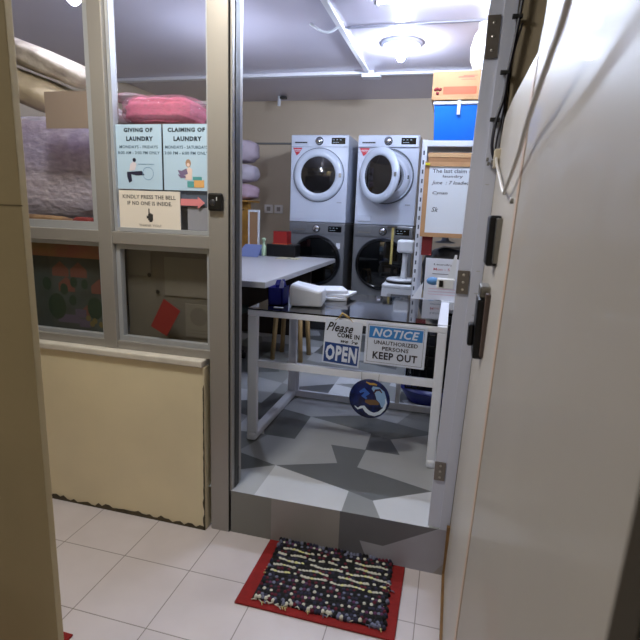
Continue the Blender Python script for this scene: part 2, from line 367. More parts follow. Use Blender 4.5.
# ================================================================ SHOP: WASHERS
wh_enamel = mat('washer_white', (192, 199, 214), .3); graph = mat('washer_graphite', (124, 126, 130), .32, .4)
ring_m = mat('white_door_rim', (196, 204, 218), .22); ring_d = mat('black_door_rim', (16, 17, 20), .15, coat=.5)
chrome = mat('chrome', (210, 212, 216), .15, 1)
drum = mat('dark_door_glass', (30, 28, 28), .08, coat=.6)
drum_steel = mat('drum_steel', (90, 88, 86), .4, .9)
red_st = mat('red_sticker', (190, 40, 52), .5)
def washer(x0, z0, dark, label, opened=False, group=None):
    x1, y0, y1, h = x0+.60, 5.10, 5.70, .86; cx = x0+.30; cz = z0+.47
    t = thing('washing_machine', (cx, 5.4, z0), label, 'washing machine', group)
    body = graph if dark else wh_enamel
    g = G()
    if opened:   # front with a round opening
        g.box(x0, x1, y0+.01, y1, z0, z0+h, 0, bev=.008)
        g.lathe([(.235, y0+.012), (.235, y0+.004), (.17, y0+.004), (.155, y0+.012), (.15, y0+.012)], (cx, 0, cz), 'y', 48, 0, cap=False)
    else:
        g.box(x0, x1, y0, y1, z0, z0+h, 0, bev=.008)
    b_ = obj('body', g, body, t)
    # control panel
    cp = obj('control_panel', G().box(x0+.006, x1-.006, y0-.012, y0+.004, z0+h-.115, z0+h-.006, 0, bev=.004), body, t)
    dr = obj('detergent_drawer', G().box(x0+.03, x0+.19, y0-.018, y0-.010, z0+h-.098, z0+h-.022, 0, bev=.003), body, t)
    obj('drawer_grip', G().box(x0+.045, x0+.175, y0-.0195, y0-.017, z0+h-.082, z0+h-.070, 0), black if not dark else steel, dr)
    k = obj('dial', G().lathe([(.034, y0-.012), (.034, y0-.026), (.030, y0-.032), (.001, y0-.032)], (cx, 0, z0+h-.06), 'y', 28), chrome, t)
    obj('dial_ring', G().lathe([(.040, y0-.0125), (.040, y0-.016), (.001, y0-.016)], (cx, 0, z0+h-.06), 'y', 28), black, t)
    obj('display', G().box(x1-.175, x1-.035, y0-.0145, y0-.011, z0+h-.09, z0+h-.03, 0, bev=.001), dkglass, t)
    g = G()
    for i in range(3): g.box(x1-.16+i*.035, x1-.145+i*.035, y0-.0155, y0-.0143, z0+h-.052, z0+h-.046)
    g.box(x1-.16, x1-.10, y0-.0155, y0-.0143, z0+h-.075, z0+h-.071)
    obj('display_marks', g, mat('display_glow', (160, 180, 190), .5), t)
    if not dark:
        st = obj('sticker', G().prism([(x0+.02, y0-.002, z0+.735), (x0+.12, y0-.002, z0+.735), (x0+.085, y0-.002, z0+.68), (x0+.06, y0-.002, z0+.66)], (0, .0015, 0)), red_st, t)
        obj('sticker_lines', G().box(x0+.035, x0+.105, y0-.0026, y0-.002, z0+.712, z0+.718).box(x0+.045, x0+.095, y0-.0026, y0-.002, z0+.700, z0+.704), paper, st)
    else:
        obj('energy_label', G().box(x1-.085, x1-.045, y0-.0015, y0, z0+.60, z0+.66), paper, t)
    obj('badge', G().box(x1-.10, x1-.05, y0-.001, y0, z0+.20 if not dark else z0+.12, z0+.206 if not dark else z0+.126), mat('badge_grey', (110, 112, 118), .4), t)
    obj('lower_flap', G().box(x0+.03, x0+.17, y0-.003, y0+.002, z0+.03, z0+.085, 0, bev=.002), body, t)
    if dark: prof, gm, rm = (.228, .265), dkglass, ring_d
    else: prof, gm, rm = (.180, .262), drum, ring_m
    if not opened: M_ = Matrix.Identity(4)
    else:
        hx, hy = cx-.262, y0-.012
        M_ = Matrix.Translation((hx, hy, 0)) @ Matrix.Rotation(-math.radians(36), 4, 'Z') @ Matrix.Translation((-hx, -hy, 0))
    yy = y0
    d = obj('door', G().lathe([(prof[1]-.01, yy+.004), (prof[1], yy-.008), (prof[1]-.006, yy-.024), (prof[1]-.03, yy-.036), (prof[0]+.015, yy-.036), (prof[0], yy-.028), (prof[0]-.004, yy+.002), (prof[1]-.012, yy+.004)], (cx, 0, cz), 'y', 56, 0, cap=False, M=M_), rm, t)
    obj('door_gasket', G().lathe([(prof[1]+.005, yy-.0005), (prof[1]+.005, yy-.004), (prof[1]-.008, yy-.004)], (cx, 0, cz), 'y', 56, cap=False), mat('gasket_grey', (84, 90, 100), .5), t)
    gl = [(prof[0]+.004, yy-.026), (prof[0]-.02, yy-.030), (prof[0]*.6, yy-.040), (prof[0]*.25, yy-.045), (.001, yy-.046)]
    obj('door_glass', G().lathe(gl, (cx, 0, cz), 'y', 48, cap=False, M=M_), gm, d)
    if not dark:
        obj('door_latch', G().box(cx+prof[1]-.045, cx+prof[1]-.02, yy-.040, yy-.030, cz-.02, cz+.02, 0, bev=.003, M=M_), steel, d)
    if opened:
        obj('drum_opening', G().lathe([(.17, y0+.0035), (.165, y0-.002), (.150, y0-.002), (.146, y0+.003)], (cx, 0, cz), 'y', 48, cap=False), mat('grey_rubber_seal', (120, 124, 132), .5), t)
        obj('drum', G().lathe([(.148, y0+.0035), (.001, y0+.0030)], (cx, 0, cz), 'y', 48, cap=False), mat('drum_shadow_steel', (40, 40, 42), .3, .6), t)
        obj('latch_slot', G().box(cx+.205, cx+.22, y0-.0, y0+.004, cz-.02, cz+.015), black, t)
    return t
washer(-1.682, 1.340, False, 'white front-loading machine with its round door shut, stacked on the left dark machine')
washer(-.990, 1.340, False, 'white front-loading machine with its round door swung open, stacked on the right', opened=True)
washer(-1.682, .476, True, 'graphite front-loading machine below the shut white one, partly behind the desk')
washer(-.990, .476, True, 'graphite front-loading machine below the white one whose door is open')
single('machine_plinth', G().box(-1.72, -.35, 5.08, 5.75, FZ, .476, 0, bev=.01), mat('plinth_dark', (50, 50, 52), .6), (-1, 5.4, FZ), 'low dark platform under the two stacks of machines', 'platform')

# ================================================================ RECEPTION TABLE
tw = mat('table_white_steel', (226, 230, 240), .35)
t = thing('reception_table', (-.49, 2.73, FZ), 'white steel frame table with black glass top just inside the doorway', 'table')
TX0, TX1, TY0, TY1, TZ = -.998, .012, 2.37, 3.10, .936
g = G().box(TX0, TX1-.047, TY0, TY1, TZ-.004, TZ+.003, 0, bev=.001)
obj('glass_top', g, dkglass, t)
g = G().box(TX0, TX1, TY0, TY0+.03, TZ-.036, TZ-.005, 0, bev=.004).box(TX0, TX1, TY1-.03, TY1, TZ-.036, TZ-.005, 0, bev=.004)
g.box(TX0, TX0+.026, TY0+.03, TY1-.03, TZ-.036, TZ-.005, 0, bev=.003).box(TX1-.05, TX1, TY0+.03, TY1-.03, TZ-.036, TZ, 0, bev=.003)
obj('top_frame', g, tw, t)
for x0, x1 in ((TX0, TX0+.055), (TX1-.045, TX1)):
    obj('leg', G().box(x0, x1, TY0, TY0+.03, FZ+.02, TZ-.036, 0, bev=.006), tw, t)
    obj('leg', G().box(x0, x1, TY1-.03, TY1, FZ+.02, TZ-.036, 0, bev=.006), tw, t)
    obj('foot_runner', G().box(x0, x1, TY0-.01, TY1+.02, FZ, FZ+.045, 0, bev=.014, seg=3), tw, t)
obj('front_rail', G().box(TX0+.055, TX1-.045, TY0+.002, TY0+.024, .625, .662, 0, bev=.002), tw, t)
obj('rear_rail', G().box(TX0+.055, TX1-.045, TY1-.026, TY1-.004, .212, .255, 0, bev=.002), tw, t)
obj('rear_rail', G().box(TX0+.055, TX1-.045, TY1-.026, TY1-.004, .405, .440, 0, bev=.002), tw, t)
for x in (-1.0+.05, -.27): obj('rear_strut', G().box(x, x+.028, TY1-.024, TY1-.006, .255, .405), tw, t)

# hanging signs
navy = mat('sign_navy', (24, 62, 130), .45); ink = mat('ink_black', (18, 18, 26), .5); skyb = mat('sign_blue', (52, 128, 200), .45)
inkg = mat('ink_grey', (70, 70, 84), .5); sign_w = mat('sign_white', (214, 222, 238), .4)
t = thing('open_sign', (-.49, 2.362, .69), 'hanging white and blue sign reading Please come in we\'re OPEN on the table front', 'sign')
TT = math.radians(3)
def rot_about(cx, cz, ang): return Matrix.Translation((cx, 0, cz)) @ Matrix.Rotation(ang, 4, 'Y') @ Matrix.Translation((-cx, 0, -cz))
cx, cz = -.488, .806; M_ = rot_about(cx, cz, TT)
obj('sign_board', G().box(cx-.094, cx+.094, 2.360, 2.364, cz-.115, cz+.115, 0, M=M_), sign_w, t)
obj('blue_field', G().box(cx-.087, cx+.087, 2.3592, 2.3602, cz-.107, cz-.005, 0, M=M_), navy, t)
g = G(); y_ = 2.3588
def off(dx, dz): 
    v = M_ @ Vector((cx+dx, 0, cz+dz)); return v.x, v.z
def tx(g, body, dx, dz, w_, h_, **k):
    X, Z = off(dx, dz); add_text(g, body, X, y_, Z, w_, h_, tilt=TT, **k)
tx(g, 'Please', -.018, .077, .135, .046, bold=.02, shear=.45)
tx(g, 'COME IN', .028, .040, .112, .024, bold=.035)
tx(g, "we 're", .036, .012, .086, .020, bold=.02, shear=.45)
obj('black_lettering', g, ink, t)
g = G(); y_ = 2.3586; tx(g, 'OPEN', 0, -.056, .160, .082, bold=.045)
obj('white_lettering', g, sign_w, t)
obj('hanging_string', G().tube([(cx-.04, 2.361, cz+.113), (cx-.01, 2.358, .945), (cx+.01, 2.37, .952), (cx+.05, 2.361, cz+.108)], .0018, 6), mat('gold_cord', (170, 140, 70), .5), t)
obj('hook', G().tube([(cx-.022, 2.366, .932), (cx-.004, 2.360, .958), (cx+.016, 2.366, .940), (cx+.030, 2.37, .936)], .005, 8), mat('gold_cord', (170, 140, 70), .5), t)
t = thing('notice_sign', (-.225, 2.362, .715), 'hanging white sign with blue NOTICE bar reading unauthorized persons keep out', 'sign')
cx, cz = -.2265, .820; TT = math.radians(.8); M_ = rot_about(cx, cz, TT)
obj('sign_board', G().box(cx-.147, cx+.147, 2.360, 2.364, cz-.104, cz+.104, 0, bev=.001, M=M_), sign_w, t)
g = G()
for (a, b2, c, d) in ((-.135, .135, -.094, -.0925), (-.135, .135, .0925, .094), (-.135, -.1335, -.0925, .0925), (.1335, .135, -.0925, .0925)):
    g.box(cx+a, cx+b2, 2.3592, 2.3602, cz+c, cz+d, 0, M=M_)
obj('border', g, inkg, t)
obj('blue_bar', G().box(cx-.129, cx+.129, 2.3592, 2.3602, cz+.028, cz+.086, 0, M=M_), skyb, t)
g = G(); y_ = 2.3586; tx(g, 'NOTICE', 0, .057, .224, .042, bold=.03, shear=.25); obj('white_lettering', g, sign_w, t)
g = G(); tx(g, 'UNAUTHORIZED', .003, .008, .212, .020, bold=.02); tx(g, 'PERSONS', .003, -.021, .128, .020, bold=.02)
tx(g, 'KEEP OUT', .003, -.058, .216, .038, bold=.03); obj('dark_lettering', g, mat('ink_soft', (44, 42, 54), .5), t)
# round painted disc hanging under the signs
t = thing('round_plaque', (-.335, 2.358, .43), 'round blue and white swirl plaque hanging below the notice sign', 'plaque')
c = (-.335, 0, .533)
obj('disc', G().lathe([(.001, 2.364), (.100, 2.364), (.103, 2.360), (.100, 2.356), (.001, 2.356)], c, 'y', 48, cap=False), mat('disc_navy', (22, 40, 108), .3, rgb2=(10, 14, 46), scale=28), t)
def swirl(pts, w_, y_=2.3552):
    g = G(); n = len(pts)
    L_, R_ = [], []
    for i, (x, z) in enumerate(pts):
        a = pts[max(i-1, 0)]; b2 = pts[min(i+1, n-1)]; d = Vector((b2[0]-a[0], b2[1]-a[1])); d.normalize()
        ww = w_*math.sin(PI*(i+.6)/(n+.2))
        L_.append((c[0]+x-d.y*ww, y_, c[2]+z+d.x*ww)); R_.append((c[0]+x+d.y*ww, y_, c[2]+z-d.x*ww))
    for i in range(n-1): g.poly([L_[i], L_[i+1], R_[i+1], R_[i]])
    return g
obj('white_swirl', swirl([(-.072, -.045), (-.055, -.058), (-.04, -.048), (-.026, -.045), (-.012, -.062), (.006, -.074), (.03, -.078), (.055, -.066), (.076, -.042), (.086, -.01), (.08, .012)], .010), mat('swirl_white', (206, 220, 236), .4), t)
obj('pale_blue_field', swirl([(.012, .062), (.035, .052), (.052, .035), (.06, .012), (.072, -.01), (.07, -.035)], .026, 2.3555), mat('swirl_pale_blue', (140, 178, 220), .4), t)
obj('blue_patch', swirl([(-.05, .03), (-.028, .045), (-.012, .03), (-.03, .012), (-.012, .0)], .014, 2.3553), mat('swirl_blue', (52, 100, 190), .4), t)
obj('brown_patch', swirl([(-.02, -.012), (.005, -.016), (.03, -.014), (.05, -.02)], .015, 2.3550), mat('swirl_brown', (112, 84, 52), .4), t)
obj('gold_patch', swirl([(-.02, .088), (.0, .08), (.02, .082), (.035, .078)], .006, 2.3549), mat('swirl_gold', (190, 150, 70), .4), t)
obj('dark_streak', swirl([(.02, .03), (.03, .05), (.05, .055), (.062, .04)], .006, 2.3548), mat('swirl_dark', (60, 20, 40), .4), t)
for sx_ in (-.045, .04): obj('hanging_string', G().tube([(c[0]+sx_, 2.36, c[2]+.09), (c[0]+sx_*1.03, 2.366, .665)], .001, 6), mat('grey_string', (90, 92, 100), .6), t)

# things on the table
t = thing('blue_box', (-.885, 2.60, TZ), 'small open dark-blue box on the left of the black glass table', 'box')
bluep = mat('royal_blue_card', (22, 28, 130), .4)
g = G().box(-.935, -.855, 2.50, 2.505, TZ+.004, 1.035).box(-.935, -.93, 2.50, 2.61, TZ+.004, 1.035).box(-.86, -.855, 2.50, 2.61, TZ+.004, 1.035).box(-.935, -.855, 2.605, 2.61, TZ+.004, 1.035).box(-.935, -.855, 2.5, 2.61, TZ+.004, TZ+.008)
obj('body', g, bluep, t)
obj('flap', G().prism([(-.935, 2.605, 1.035), (-.87, 2.605, 1.035), (-.885, 2.62, 1.068), (-.93, 2.62, 1.06)], (0, .003, 0)).prism([(-.857, 2.53, 1.035), (-.857, 2.60, 1.035), (-.81, 2.60, 1.055), (-.82, 2.54, 1.052)], (0, 0, .002)), bluep, t)
obj('folded_tag', G().prism([(-.90, 2.57, 1.02), (-.875, 2.58, 1.02), (-.87, 2.57, 1.06), (-.882, 2.56, 1.075)], (0, .002, 0)), paper, t)
t = thing('paper_package', (-.75, 2.62, TZ), 'white wrapped paper bundle beside the blue box on the table', 'package')
g = G(); zs = [.0, .03, .07, .098]
M_ = Matrix.Translation((-.742, 2.58, TZ+.004)) @ Matrix.Rotation(math.radians(8), 4, 'Z')
g.box(-.085, .09, -.07, .13, 0, .108, 0, bev=.018, seg=3, M=M_)
for v in g.bm.verts:
    v.co += Vector((math.sin(v.co.y*40)*.003, math.sin(v.co.z*60)*.003, max(0, v.co.z-TZ-.05)*.3*math.sin(v.co.x*30)))
obj('bundle', g, mat('wrapped_white', (224, 228, 238), .45, bump=.3, bscale=14), t)
obj('black_mark', G().box(-.697, -.690, 2.555, 2.56, 1.005, 1.012), ink, t)
t2 = None
for i, (x, y, z, rz, lab) in enumerate([(-.735, 2.84, 0, 10, 'flat white paper sheaf behind the wrapped bundle, lowest of three'), (-.71, 2.88, .012, -6, 'white paper sheaf in the middle of the pile behind the bundle'), (-.75, 2.86, .024, 24, 'white paper sheaf on top of the pile behind the bundle')]):
    M_ = Matrix.Translation((x+.03, y+.02, TZ+.004+z*1.6)) @ Matrix.Rotation(math.radians(rz), 4, 'Z')
    single('paper_sheaf', G().box(-.10, .13, -.09, .10, 0, .017, 0, bev=.003, M=M_), paper, (x, y, TZ+z), lab, 'papers', 'paper sheaves on the table')
single('small_paper_slip', G().box(-.88, -.83, 2.435, 2.455, TZ+.004, TZ+.006), paper, (-.86, 2.44, TZ), 'tiny white paper slip in front of the blue box', 'paper')

# ================================================================ DESK and left side
t = thing('desk', (-1.6, 3.9, FZ), 'long grey-white desk running back towards the machines behind the table', 'desk')
desk_m = mat('desk_laminate', (186, 186, 190), .38, var=.03)
obj('desktop', G().box(-2.25, -1.12, 2.94, 4.88, .955, .995, 0, bev=.004), desk_m, t)
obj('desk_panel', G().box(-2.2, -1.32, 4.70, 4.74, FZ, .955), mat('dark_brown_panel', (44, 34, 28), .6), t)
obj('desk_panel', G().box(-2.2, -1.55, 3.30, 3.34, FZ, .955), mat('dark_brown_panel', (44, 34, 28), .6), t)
dw = mat('pale_stool_wood', (176, 146, 98), .5, var=.15, scale=20)
for i, (sx, sy, lab) in enumerate([(-1.27, 3.98, 'pale wooden stool tucked under the grey desk')]):
    t = thing('wooden_stool', (sx, sy, FZ), lab, 'stool')
    obj('seat', G().lathe([(.001, FZ+.44), (.13, FZ+.44), (.14, FZ+.455), (.13, FZ+.475), (.001, FZ+.475)], (sx, sy, 0), 'z', 28, cap=False), dw, t)
    for a, b2 in ((1, 1), (-1, 1), (1, -1), (-1, -1)):
        obj('leg', G().tube([(sx+a*.10, sy+b2*.10, FZ+.445), (sx+a*.125, sy+b2*.125, FZ)], .02, 10), dw, t)
t = thing('office_chair', (-1.60, 3.62, FZ), 'dark office chair base with casters under the desk', 'chair')
t.location = (-1.75, 3.35, FZ); ox, oy = -1.80, 3.62; t.location = (ox, oy, FZ)
g = G()
for k in range(5):
    a = 2*PI*k/5-.45
    g.tube([(ox, oy, FZ+.10), (ox+.24*math.cos(a), oy+.24*math.sin(a), FZ+.055)], .014, 8)
obj('star_base', g, rubber, t)
for k in range(5):
    a = 2*PI*k/5-.45; obj('caster', G().lathe([(.001, -.015), (.025, -.012), (.025, .012), (.001, .015)], (ox+.24*math.cos(a), oy+.24*math.sin(a), FZ+.025), 'x', 14, cap=False), rubber, t)
obj('gas_column', G().tube([(ox, oy, FZ+.1), (ox, oy, FZ+.40)], .022, 10), rubber, t)
obj('seat', G().box(ox-.21, ox+.21, oy-.2, oy+.2, FZ+.40, FZ+.46, 0, bev=.02, seg=3), mat('dark_green_fabric', (30, 44, 40), .8), t)

single('desk_paper', G().box(-1.62, -1.40, 4.50, 4.68, .9955, .9985).box(-1.52, -1.49, 4.56, 4.60, .9986, .9996, 1), [mat('cream_paper', (206, 200, 170), .6), ink], (-1.5, 4.6, .9955), 'cream sheet with small marks near the far end of the desk', 'paper')
single('blue_folder', G().prism([(-2.02, 4.50, .9965), (-1.80, 4.50, .9965), (-1.82, 4.68, 1.105), (-2.0, 4.68, 1.105)], (0, .01, -.0)).box(-1.99, -1.83, 4.68, 4.69, .9965, 1.10), mat('folder_blue_grey', (110, 124, 170), .5), (-1.9, 4.6, .9965), 'blue-grey folder propped up at the back of the desk', 'folder')
single('black_case', G().box(-1.78, -1.48, 4.69, 4.86, .9965, 1.118, 0, bev=.006), black, (-1.6, 4.8, .9965), 'black case at the far edge of the desk beneath the red box', 'case')
t = thing('red_box', (-1.64, 4.78, 1.119), 'dark red open box standing on the black case beside the left machines', 'box')
redm = mat('dark_red_plastic', (140, 28, 24), .4)
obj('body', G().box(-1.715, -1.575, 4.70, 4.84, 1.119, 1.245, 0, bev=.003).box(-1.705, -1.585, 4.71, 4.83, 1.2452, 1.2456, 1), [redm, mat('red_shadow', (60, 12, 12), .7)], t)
obj('orange_rim', G().box(-1.72, -1.57, 4.695, 4.845, 1.119, 1.128, 0), mat('orange_red', (190, 84, 50), .5), t)
t = thing('wooden_post', (-2.15, 5.0, FZ), 'yellow-brown wooden post beneath the folded lilac laundry', 'post')
obj('post', G().box(-2.25, -2.092, 4.96, 5.04, FZ, 1.518, 0, bev=.003), mat('yellow_wood', (176, 128, 52), .5, var=.35, scale=9), t)
obj('knot', G().lathe([(.001, 4.959), (.008, 4.959), (.001, 4.958)], (-2.145, 0, 1.44), 'y', 10, cap=False), mat('knot', (60, 36, 14), .6), t)
obj('shelf_top', G().box(-2.55, -2.06, 4.86, 5.20, 1.518, 1.533), mat('yellow_wood', (176, 128, 52)), t)
lil = [mat('lilac_fabric', (168, 154, 164), .7, bump=.5, bscale=20), mat('pale_lilac_fabric', (170, 162, 172), .7, bump=.5, bscale=20), mat('mauve_fabric', (172, 146, 158), .7, bump=.5, bscale=20)]
for i, (z0, z1, lab) in enumerate([(1.534, 1.71, 'bagged mauve laundry bundle at the bottom of the stack on the wooden shelf'), (1.711, 1.905, 'bagged pale lilac laundry bundle in the middle of the shelf stack'), (1.906, 2.15, 'bagged lilac-pink laundry bundle on top of the shelf stack')]):
    single('laundry_bundle', G().blob((-2.28, 5.03, (z0+z1)/2), (.262, .16, (z1-z0)/2/1.05), amp=.03, freq=2, power=3.4, seed=i, seg=36), lil[2-i], (-2.28, 5.03, z0), lab, 'laundry', 'stacked laundry bundles by the back wall')
t = thing('framed_board', (-2.0, 4.87, 1.0), 'small white-framed brown board standing behind the yellow post', 'board')
obj('frame', G().box(-2.045, -1.925, 4.855, 4.875, .996, 1.02).box(-2.045, -1.925, 4.855, 4.875, 1.42, 1.44).box(-1.942, -1.925, 4.855, 4.875, 1.02, 1.42).box(-2.045, -2.033, 4.855, 4.875, 1.02, 1.42), white_pl, t)
obj('backing', G().box(-2.033, -1.942, 4.862, 4.872, 1.02, 1.42), mat('brown_backing', (150, 116, 84), .6), t)
single('spray_bottle', G().lathe([(.001, .9975), (.03, .9975), (.032, 1.0), (.032, 1.08), (.012, 1.11), (.012, 1.14), (.02, 1.145), (.02, 1.17), (.001, 1.175)], (-1.82, 4.72, 0), 'z', 18, cap=False), mat('pale_green_plastic', (176, 200, 168), .4), (-1.82, 4.72, .9975), 'pale green bottle standing on the desk by the framed board', 'bottle')
for i, (x0, x1) in enumerate([(-2.222, -2.115), (-2.095, -1.99)]):
    t = thing('wall_outlet', ((x0+x1)/2, 5.77, 1.41), ['left of two white wall outlets on the back wall', 'right of two white wall outlets on the back wall, nearest the machines'][i], 'outlet', 'outlets on the back wall')
    obj('plate', G().box(x0, x1, 5.765, 5.78, 1.41, 1.51, 0, bev=.003), mat('outlet_white', (226, 220, 216), .4), t)
    obj('socket', G().box(x0+.03, x1-.03, 5.762, 5.766, 1.435, 1.485, 0, bev=.002), mat('outlet_grey', (150, 140, 134), .4), t)

# black storage basket seen under the desk at the left edge
def basket(x0, x1, y0, y1, z0, z1, label, n=8):
    t = thing('black_basket', ((x0+x1)/2, (y0+y1)/2, z0), label, 'basket')
    g = G(); bw = .008
    rows = 6
    for r in range(rows+1):
        z = z0+(z1-z0)*r/rows
        g.box(x0, x1, y0, y0+bw, z-.006, z+.006).box(x0, x1, y1-bw, y1, z-.006, z+.006).box(x0, x0+bw, y0, y1, z-.006, z+.006).box(x1-bw, x1, y0, y1, z-.006, z+.006)
    for k in range(n+1):
        x = x0+(x1-x0-bw)*k/n; g.box(x, x+bw, y0, y0+bw, z0, z1).box(x, x+bw, y1-bw, y1, z0, z1)
        y = y0+(y1-y0-bw)*k/n; g.box(x0, x0+bw, y, y+bw, z0, z1).box(x1-bw, x1, y, y+bw, z0, z1)
    obj('lattice', g, black, t)
    obj('rim', G().box(x0-.01, x1+.01, y0-.01, y0+.012, z1-.02, z1+.008).box(x0-.01, x1+.01, y1-.012, y1+.01, z1-.02, z1+.008).box(x0-.01, x0+.012, y0, y1, z1-.02, z1+.008).box(x1-.012, x1+.01, y0, y1, z1-.02, z1+.008), black, t)
    obj('dark_laundry', G().blob(((x0+x1)/2, (y0+y1)/2, (z0+z1)/2-.02), ((x1-x0)/2-.02, (y1-y0)/2-.02, (z1-z0)/2-.01), power=4, amp=.02), mat('dark_cloth', (26, 27, 34), .9), t)
    return t
basket(-1.84, -1.44, 3.02, 3.28, FZ+.02, .80, 'tall black lattice basket beneath the near end of the desk')
basket(-.225, .12, 3.20, 3.50, .325, .76, 'black lattice basket sitting on the blue tub behind the table')
t = thing('blue_tub', (-.06, 3.35, FZ), 'dark blue plastic tub on the floor under the black basket', 'tub')
navyp = mat('navy_plastic', (26, 34, 112), .35)
obj('body', G().lathe([(.001, FZ+.002), (.165, FZ+.002), (.175, FZ+.02), (.205, .27), (.215, .310)], (-.05, 3.36, 0), 'z', 36, cap=False), navyp, t)
obj('rim', G().lathe([(.215, .300), (.232, .302), (.232, .314), (.001, .314)], (-.05, 3.36, 0), 'z', 36, cap=False), navyp, t)
# ================================================================ SLOTTED RACK (right)
slot_w = mat('rack_white', (214, 220, 234), .4); slotd = mat('slot_dark', (70, 76, 92), .6)
RX0, RX1, RY0, RY1, RZ = -.262, .55, 3.62, 4.05, 1.945
t = thing('storage_rack', (.15, 3.8, FZ), 'white slotted-angle storage rack right of the machines', 'rack')
for (x, y, sx, sy) in ((RX0, RY0, 1, 1), (RX1, RY0, -1, 1), (RX0, RY1, 1, -1), (RX1, RY1, -1, -1)):
    xa, xb = sorted((x, x+sx*.038)); ya, yb = sorted((y, y+sy*.003)); yc, yd = sorted((y, y+sy*.038)); xc, xd = sorted((x, x+sx*.003))
    g = G().box(xa, xb, ya, yb, FZ, RZ).box(xc, xd, yc, yd, FZ, RZ)
    if sy > 0 and sx > 0:
        z = FZ+.03
        while z < RZ-.08:
            g.box(xa+.013, xa+.023, ya-.0008, ya+.0001, z, z+.028, 1); z += .062
    obj('post', g, [slot_w, slotd], t)
for z in (.50, .80, 1.905):
    obj('shelf', G().box(RX0+.004, RX1-.004, RY0+.004, RY1-.004, z-.003, z).box(RX0+.004, RX1-.004, RY0-.001, RY0+.003, z, z+.036 if z > 1.8 else z-.03), slot_w, t)
# whiteboard hung on the rack front
t = thing('whiteboard', (-.02, 3.59, 1.30), 'wood-framed whiteboard with handwritten notes hung on the rack', 'whiteboard')
WX0, WX1, WZ0, WZ1 = -.228, .36, 1.302, 1.80
obj('board', G().box(WX0+.03, WX1-.03, 3.588, 3.598, WZ0+.028, WZ1-.03), mat('marker_board', (222, 230, 240), .3), t)
obj('frame', G().box(WX0, WX1, 3.582, 3.600, WZ0, WZ0+.028).box(WX0, WX1, 3.582, 3.600, WZ1-.03, WZ1).box(WX0, WX0+.03, 3.582, 3.600, WZ0+.028, WZ1-.03).box(WX1-.03, WX1, 3.582, 3.600, WZ0+.028, WZ1-.03), mat('tan_wood_frame', (190, 148, 106), .5, var=.12, scale=12), t)
for tx_ in (('The last claim of', -.04, 3.587, 1.742, .27, .026), ('laundry', -.04, 3.587, 1.705, .13, .022), ('June  : 7 loadwash', -.035, 3.587, 1.662, .28, .030), ('Cynan', -.115, 3.587, 1.595, .10, .026), ('Sk', -.14, 3.587, 1.487, .045, .032)):
    obj('handwriting', add_text(G(), *tx_, bold=.012, shear=.25 if tx_[4] > 0 and tx_[3] < 1.7 else 0), mat('marker_ink', (40, 44, 62), .5), t)
obj('yellow_clip', G().box(-.226, -.195, 3.570, 3.582, 1.775, 1.790, 0, bev=.003), mat('yellow_tag', (216, 206, 40), .5), t)
single('flattened_carton', G().box(-.215, .40, 3.64, 3.86, 1.50, 1.865, 0, bev=.004).box(-.215, .40, 3.637, 3.640, 1.835, 1.865, 1), [mat('brown_card', (164, 122, 84), .7, var=.1), mat('light_card', (196, 160, 118), .7)], (.09, 3.75, 1.5), 'flattened brown cardboard carton showing above the whiteboard frame inside the rack', 'cardboard')
# goods on the shelves
t = thing('blue_bin', (.1, 3.82, RZ), 'bright blue plastic storage bin with white lid on top of the rack', 'bin')
bb = mat('bright_blue_plastic', (24, 112, 220), .3, var=.1)
g = G().rings([[(-.185, 3.63, RZ-.038), (.38, 3.63, RZ-.038), (.38, 4.0, RZ-.038), (-.185, 4.0, RZ-.038)], [(-.20, 3.62, 2.165), (.40, 3.62, 2.165), (.40, 4.02, 2.165), (-.20, 4.02, 2.165)]], smooth=False)
obj('body', g, bb, t)
obj('lid', G().box(-.208, .41, 3.61, 4.03, 2.165, 2.190, 0, bev=.006), white_pl, t)
obj('lid_clip', G().box(-.052, -.030, 3.600, 3.611, 2.10, 2.19, 0, bev=.003), white_pl, t)
t = thing('cardboard_carton', (.1, 3.82, 2.19), 'brown cardboard carton with red print on top of the blue bin', 'carton')
obj('body', G().box(-.222, .42, 3.60, 4.02, 2.191, 2.365, 0, bev=.003), mat('carton_tan', (180, 138, 94), .7, var=.06), t)
g = G().box(-.15, .06, 3.5988, 3.5995, 2.225, 2.272)
obj('red_label', g, mat('label_orange_red', (206, 92, 56), .6), t)
g = G(); 
for (x, z) in ((-.20, 2.255), (-.185, 2.232), (-.17, 2.255), (-.188, 2.258)): g.lathe([(.001, 3.5985), (.010, 3.5985), (.001, 3.598)], (x, 0, z), 'y', 12, cap=False)
obj('red_logo', g, mat('print_dark_red', (150, 34, 48), .6), t)
g = G().box(-.06, .04, 3.5988, 3.5995, 2.325, 2.332).box(-.03, .06, 3.5988, 3.5995, 2.335, 2.339).box(-.04, .05, 3.5988, 3.5995, 2.312, 2.315)
obj('red_print', g, mat('print_red', (206, 80, 60), .6), t)
obj('black_print', G().box(.085, .087, 3.5988, 3.5995, 2.225, 2.27).box(.105, .107, 3.5988, 3.5995, 2.225, 2.27).box(.085, .14, 3.5988, 3.5995, 2.27, 2.272).box(.085, .14, 3.5988, 3.5995, 2.225, 2.227).box(.135, .137, 3.5988, 3.5995, 2.225, 2.27), mat('print_brown', (84, 60, 40), .6), t)
# ribbed roll above the carton
prof = []
for i in range(25):
    u = i/24; r = (.062+.040*math.sin(PI*min(1, u*1.15))**.7)*(1-.05*abs(math.sin(u*PI*4)))
    prof.append((max(.01, r), 2.367+u*.29))
single('ribbed_white_bag', G().lathe([(.001, 2.367)]+prof+[(.02, 2.662), (.001, 2.663)], (.098, 3.66, 0), 'z', 28, cap=False), mat('ribbed_cream', (232, 224, 204), .6), (.098, 3.66, 2.367), 'tall cream ribbed bag standing on the carton beside the door jamb', 'bag')
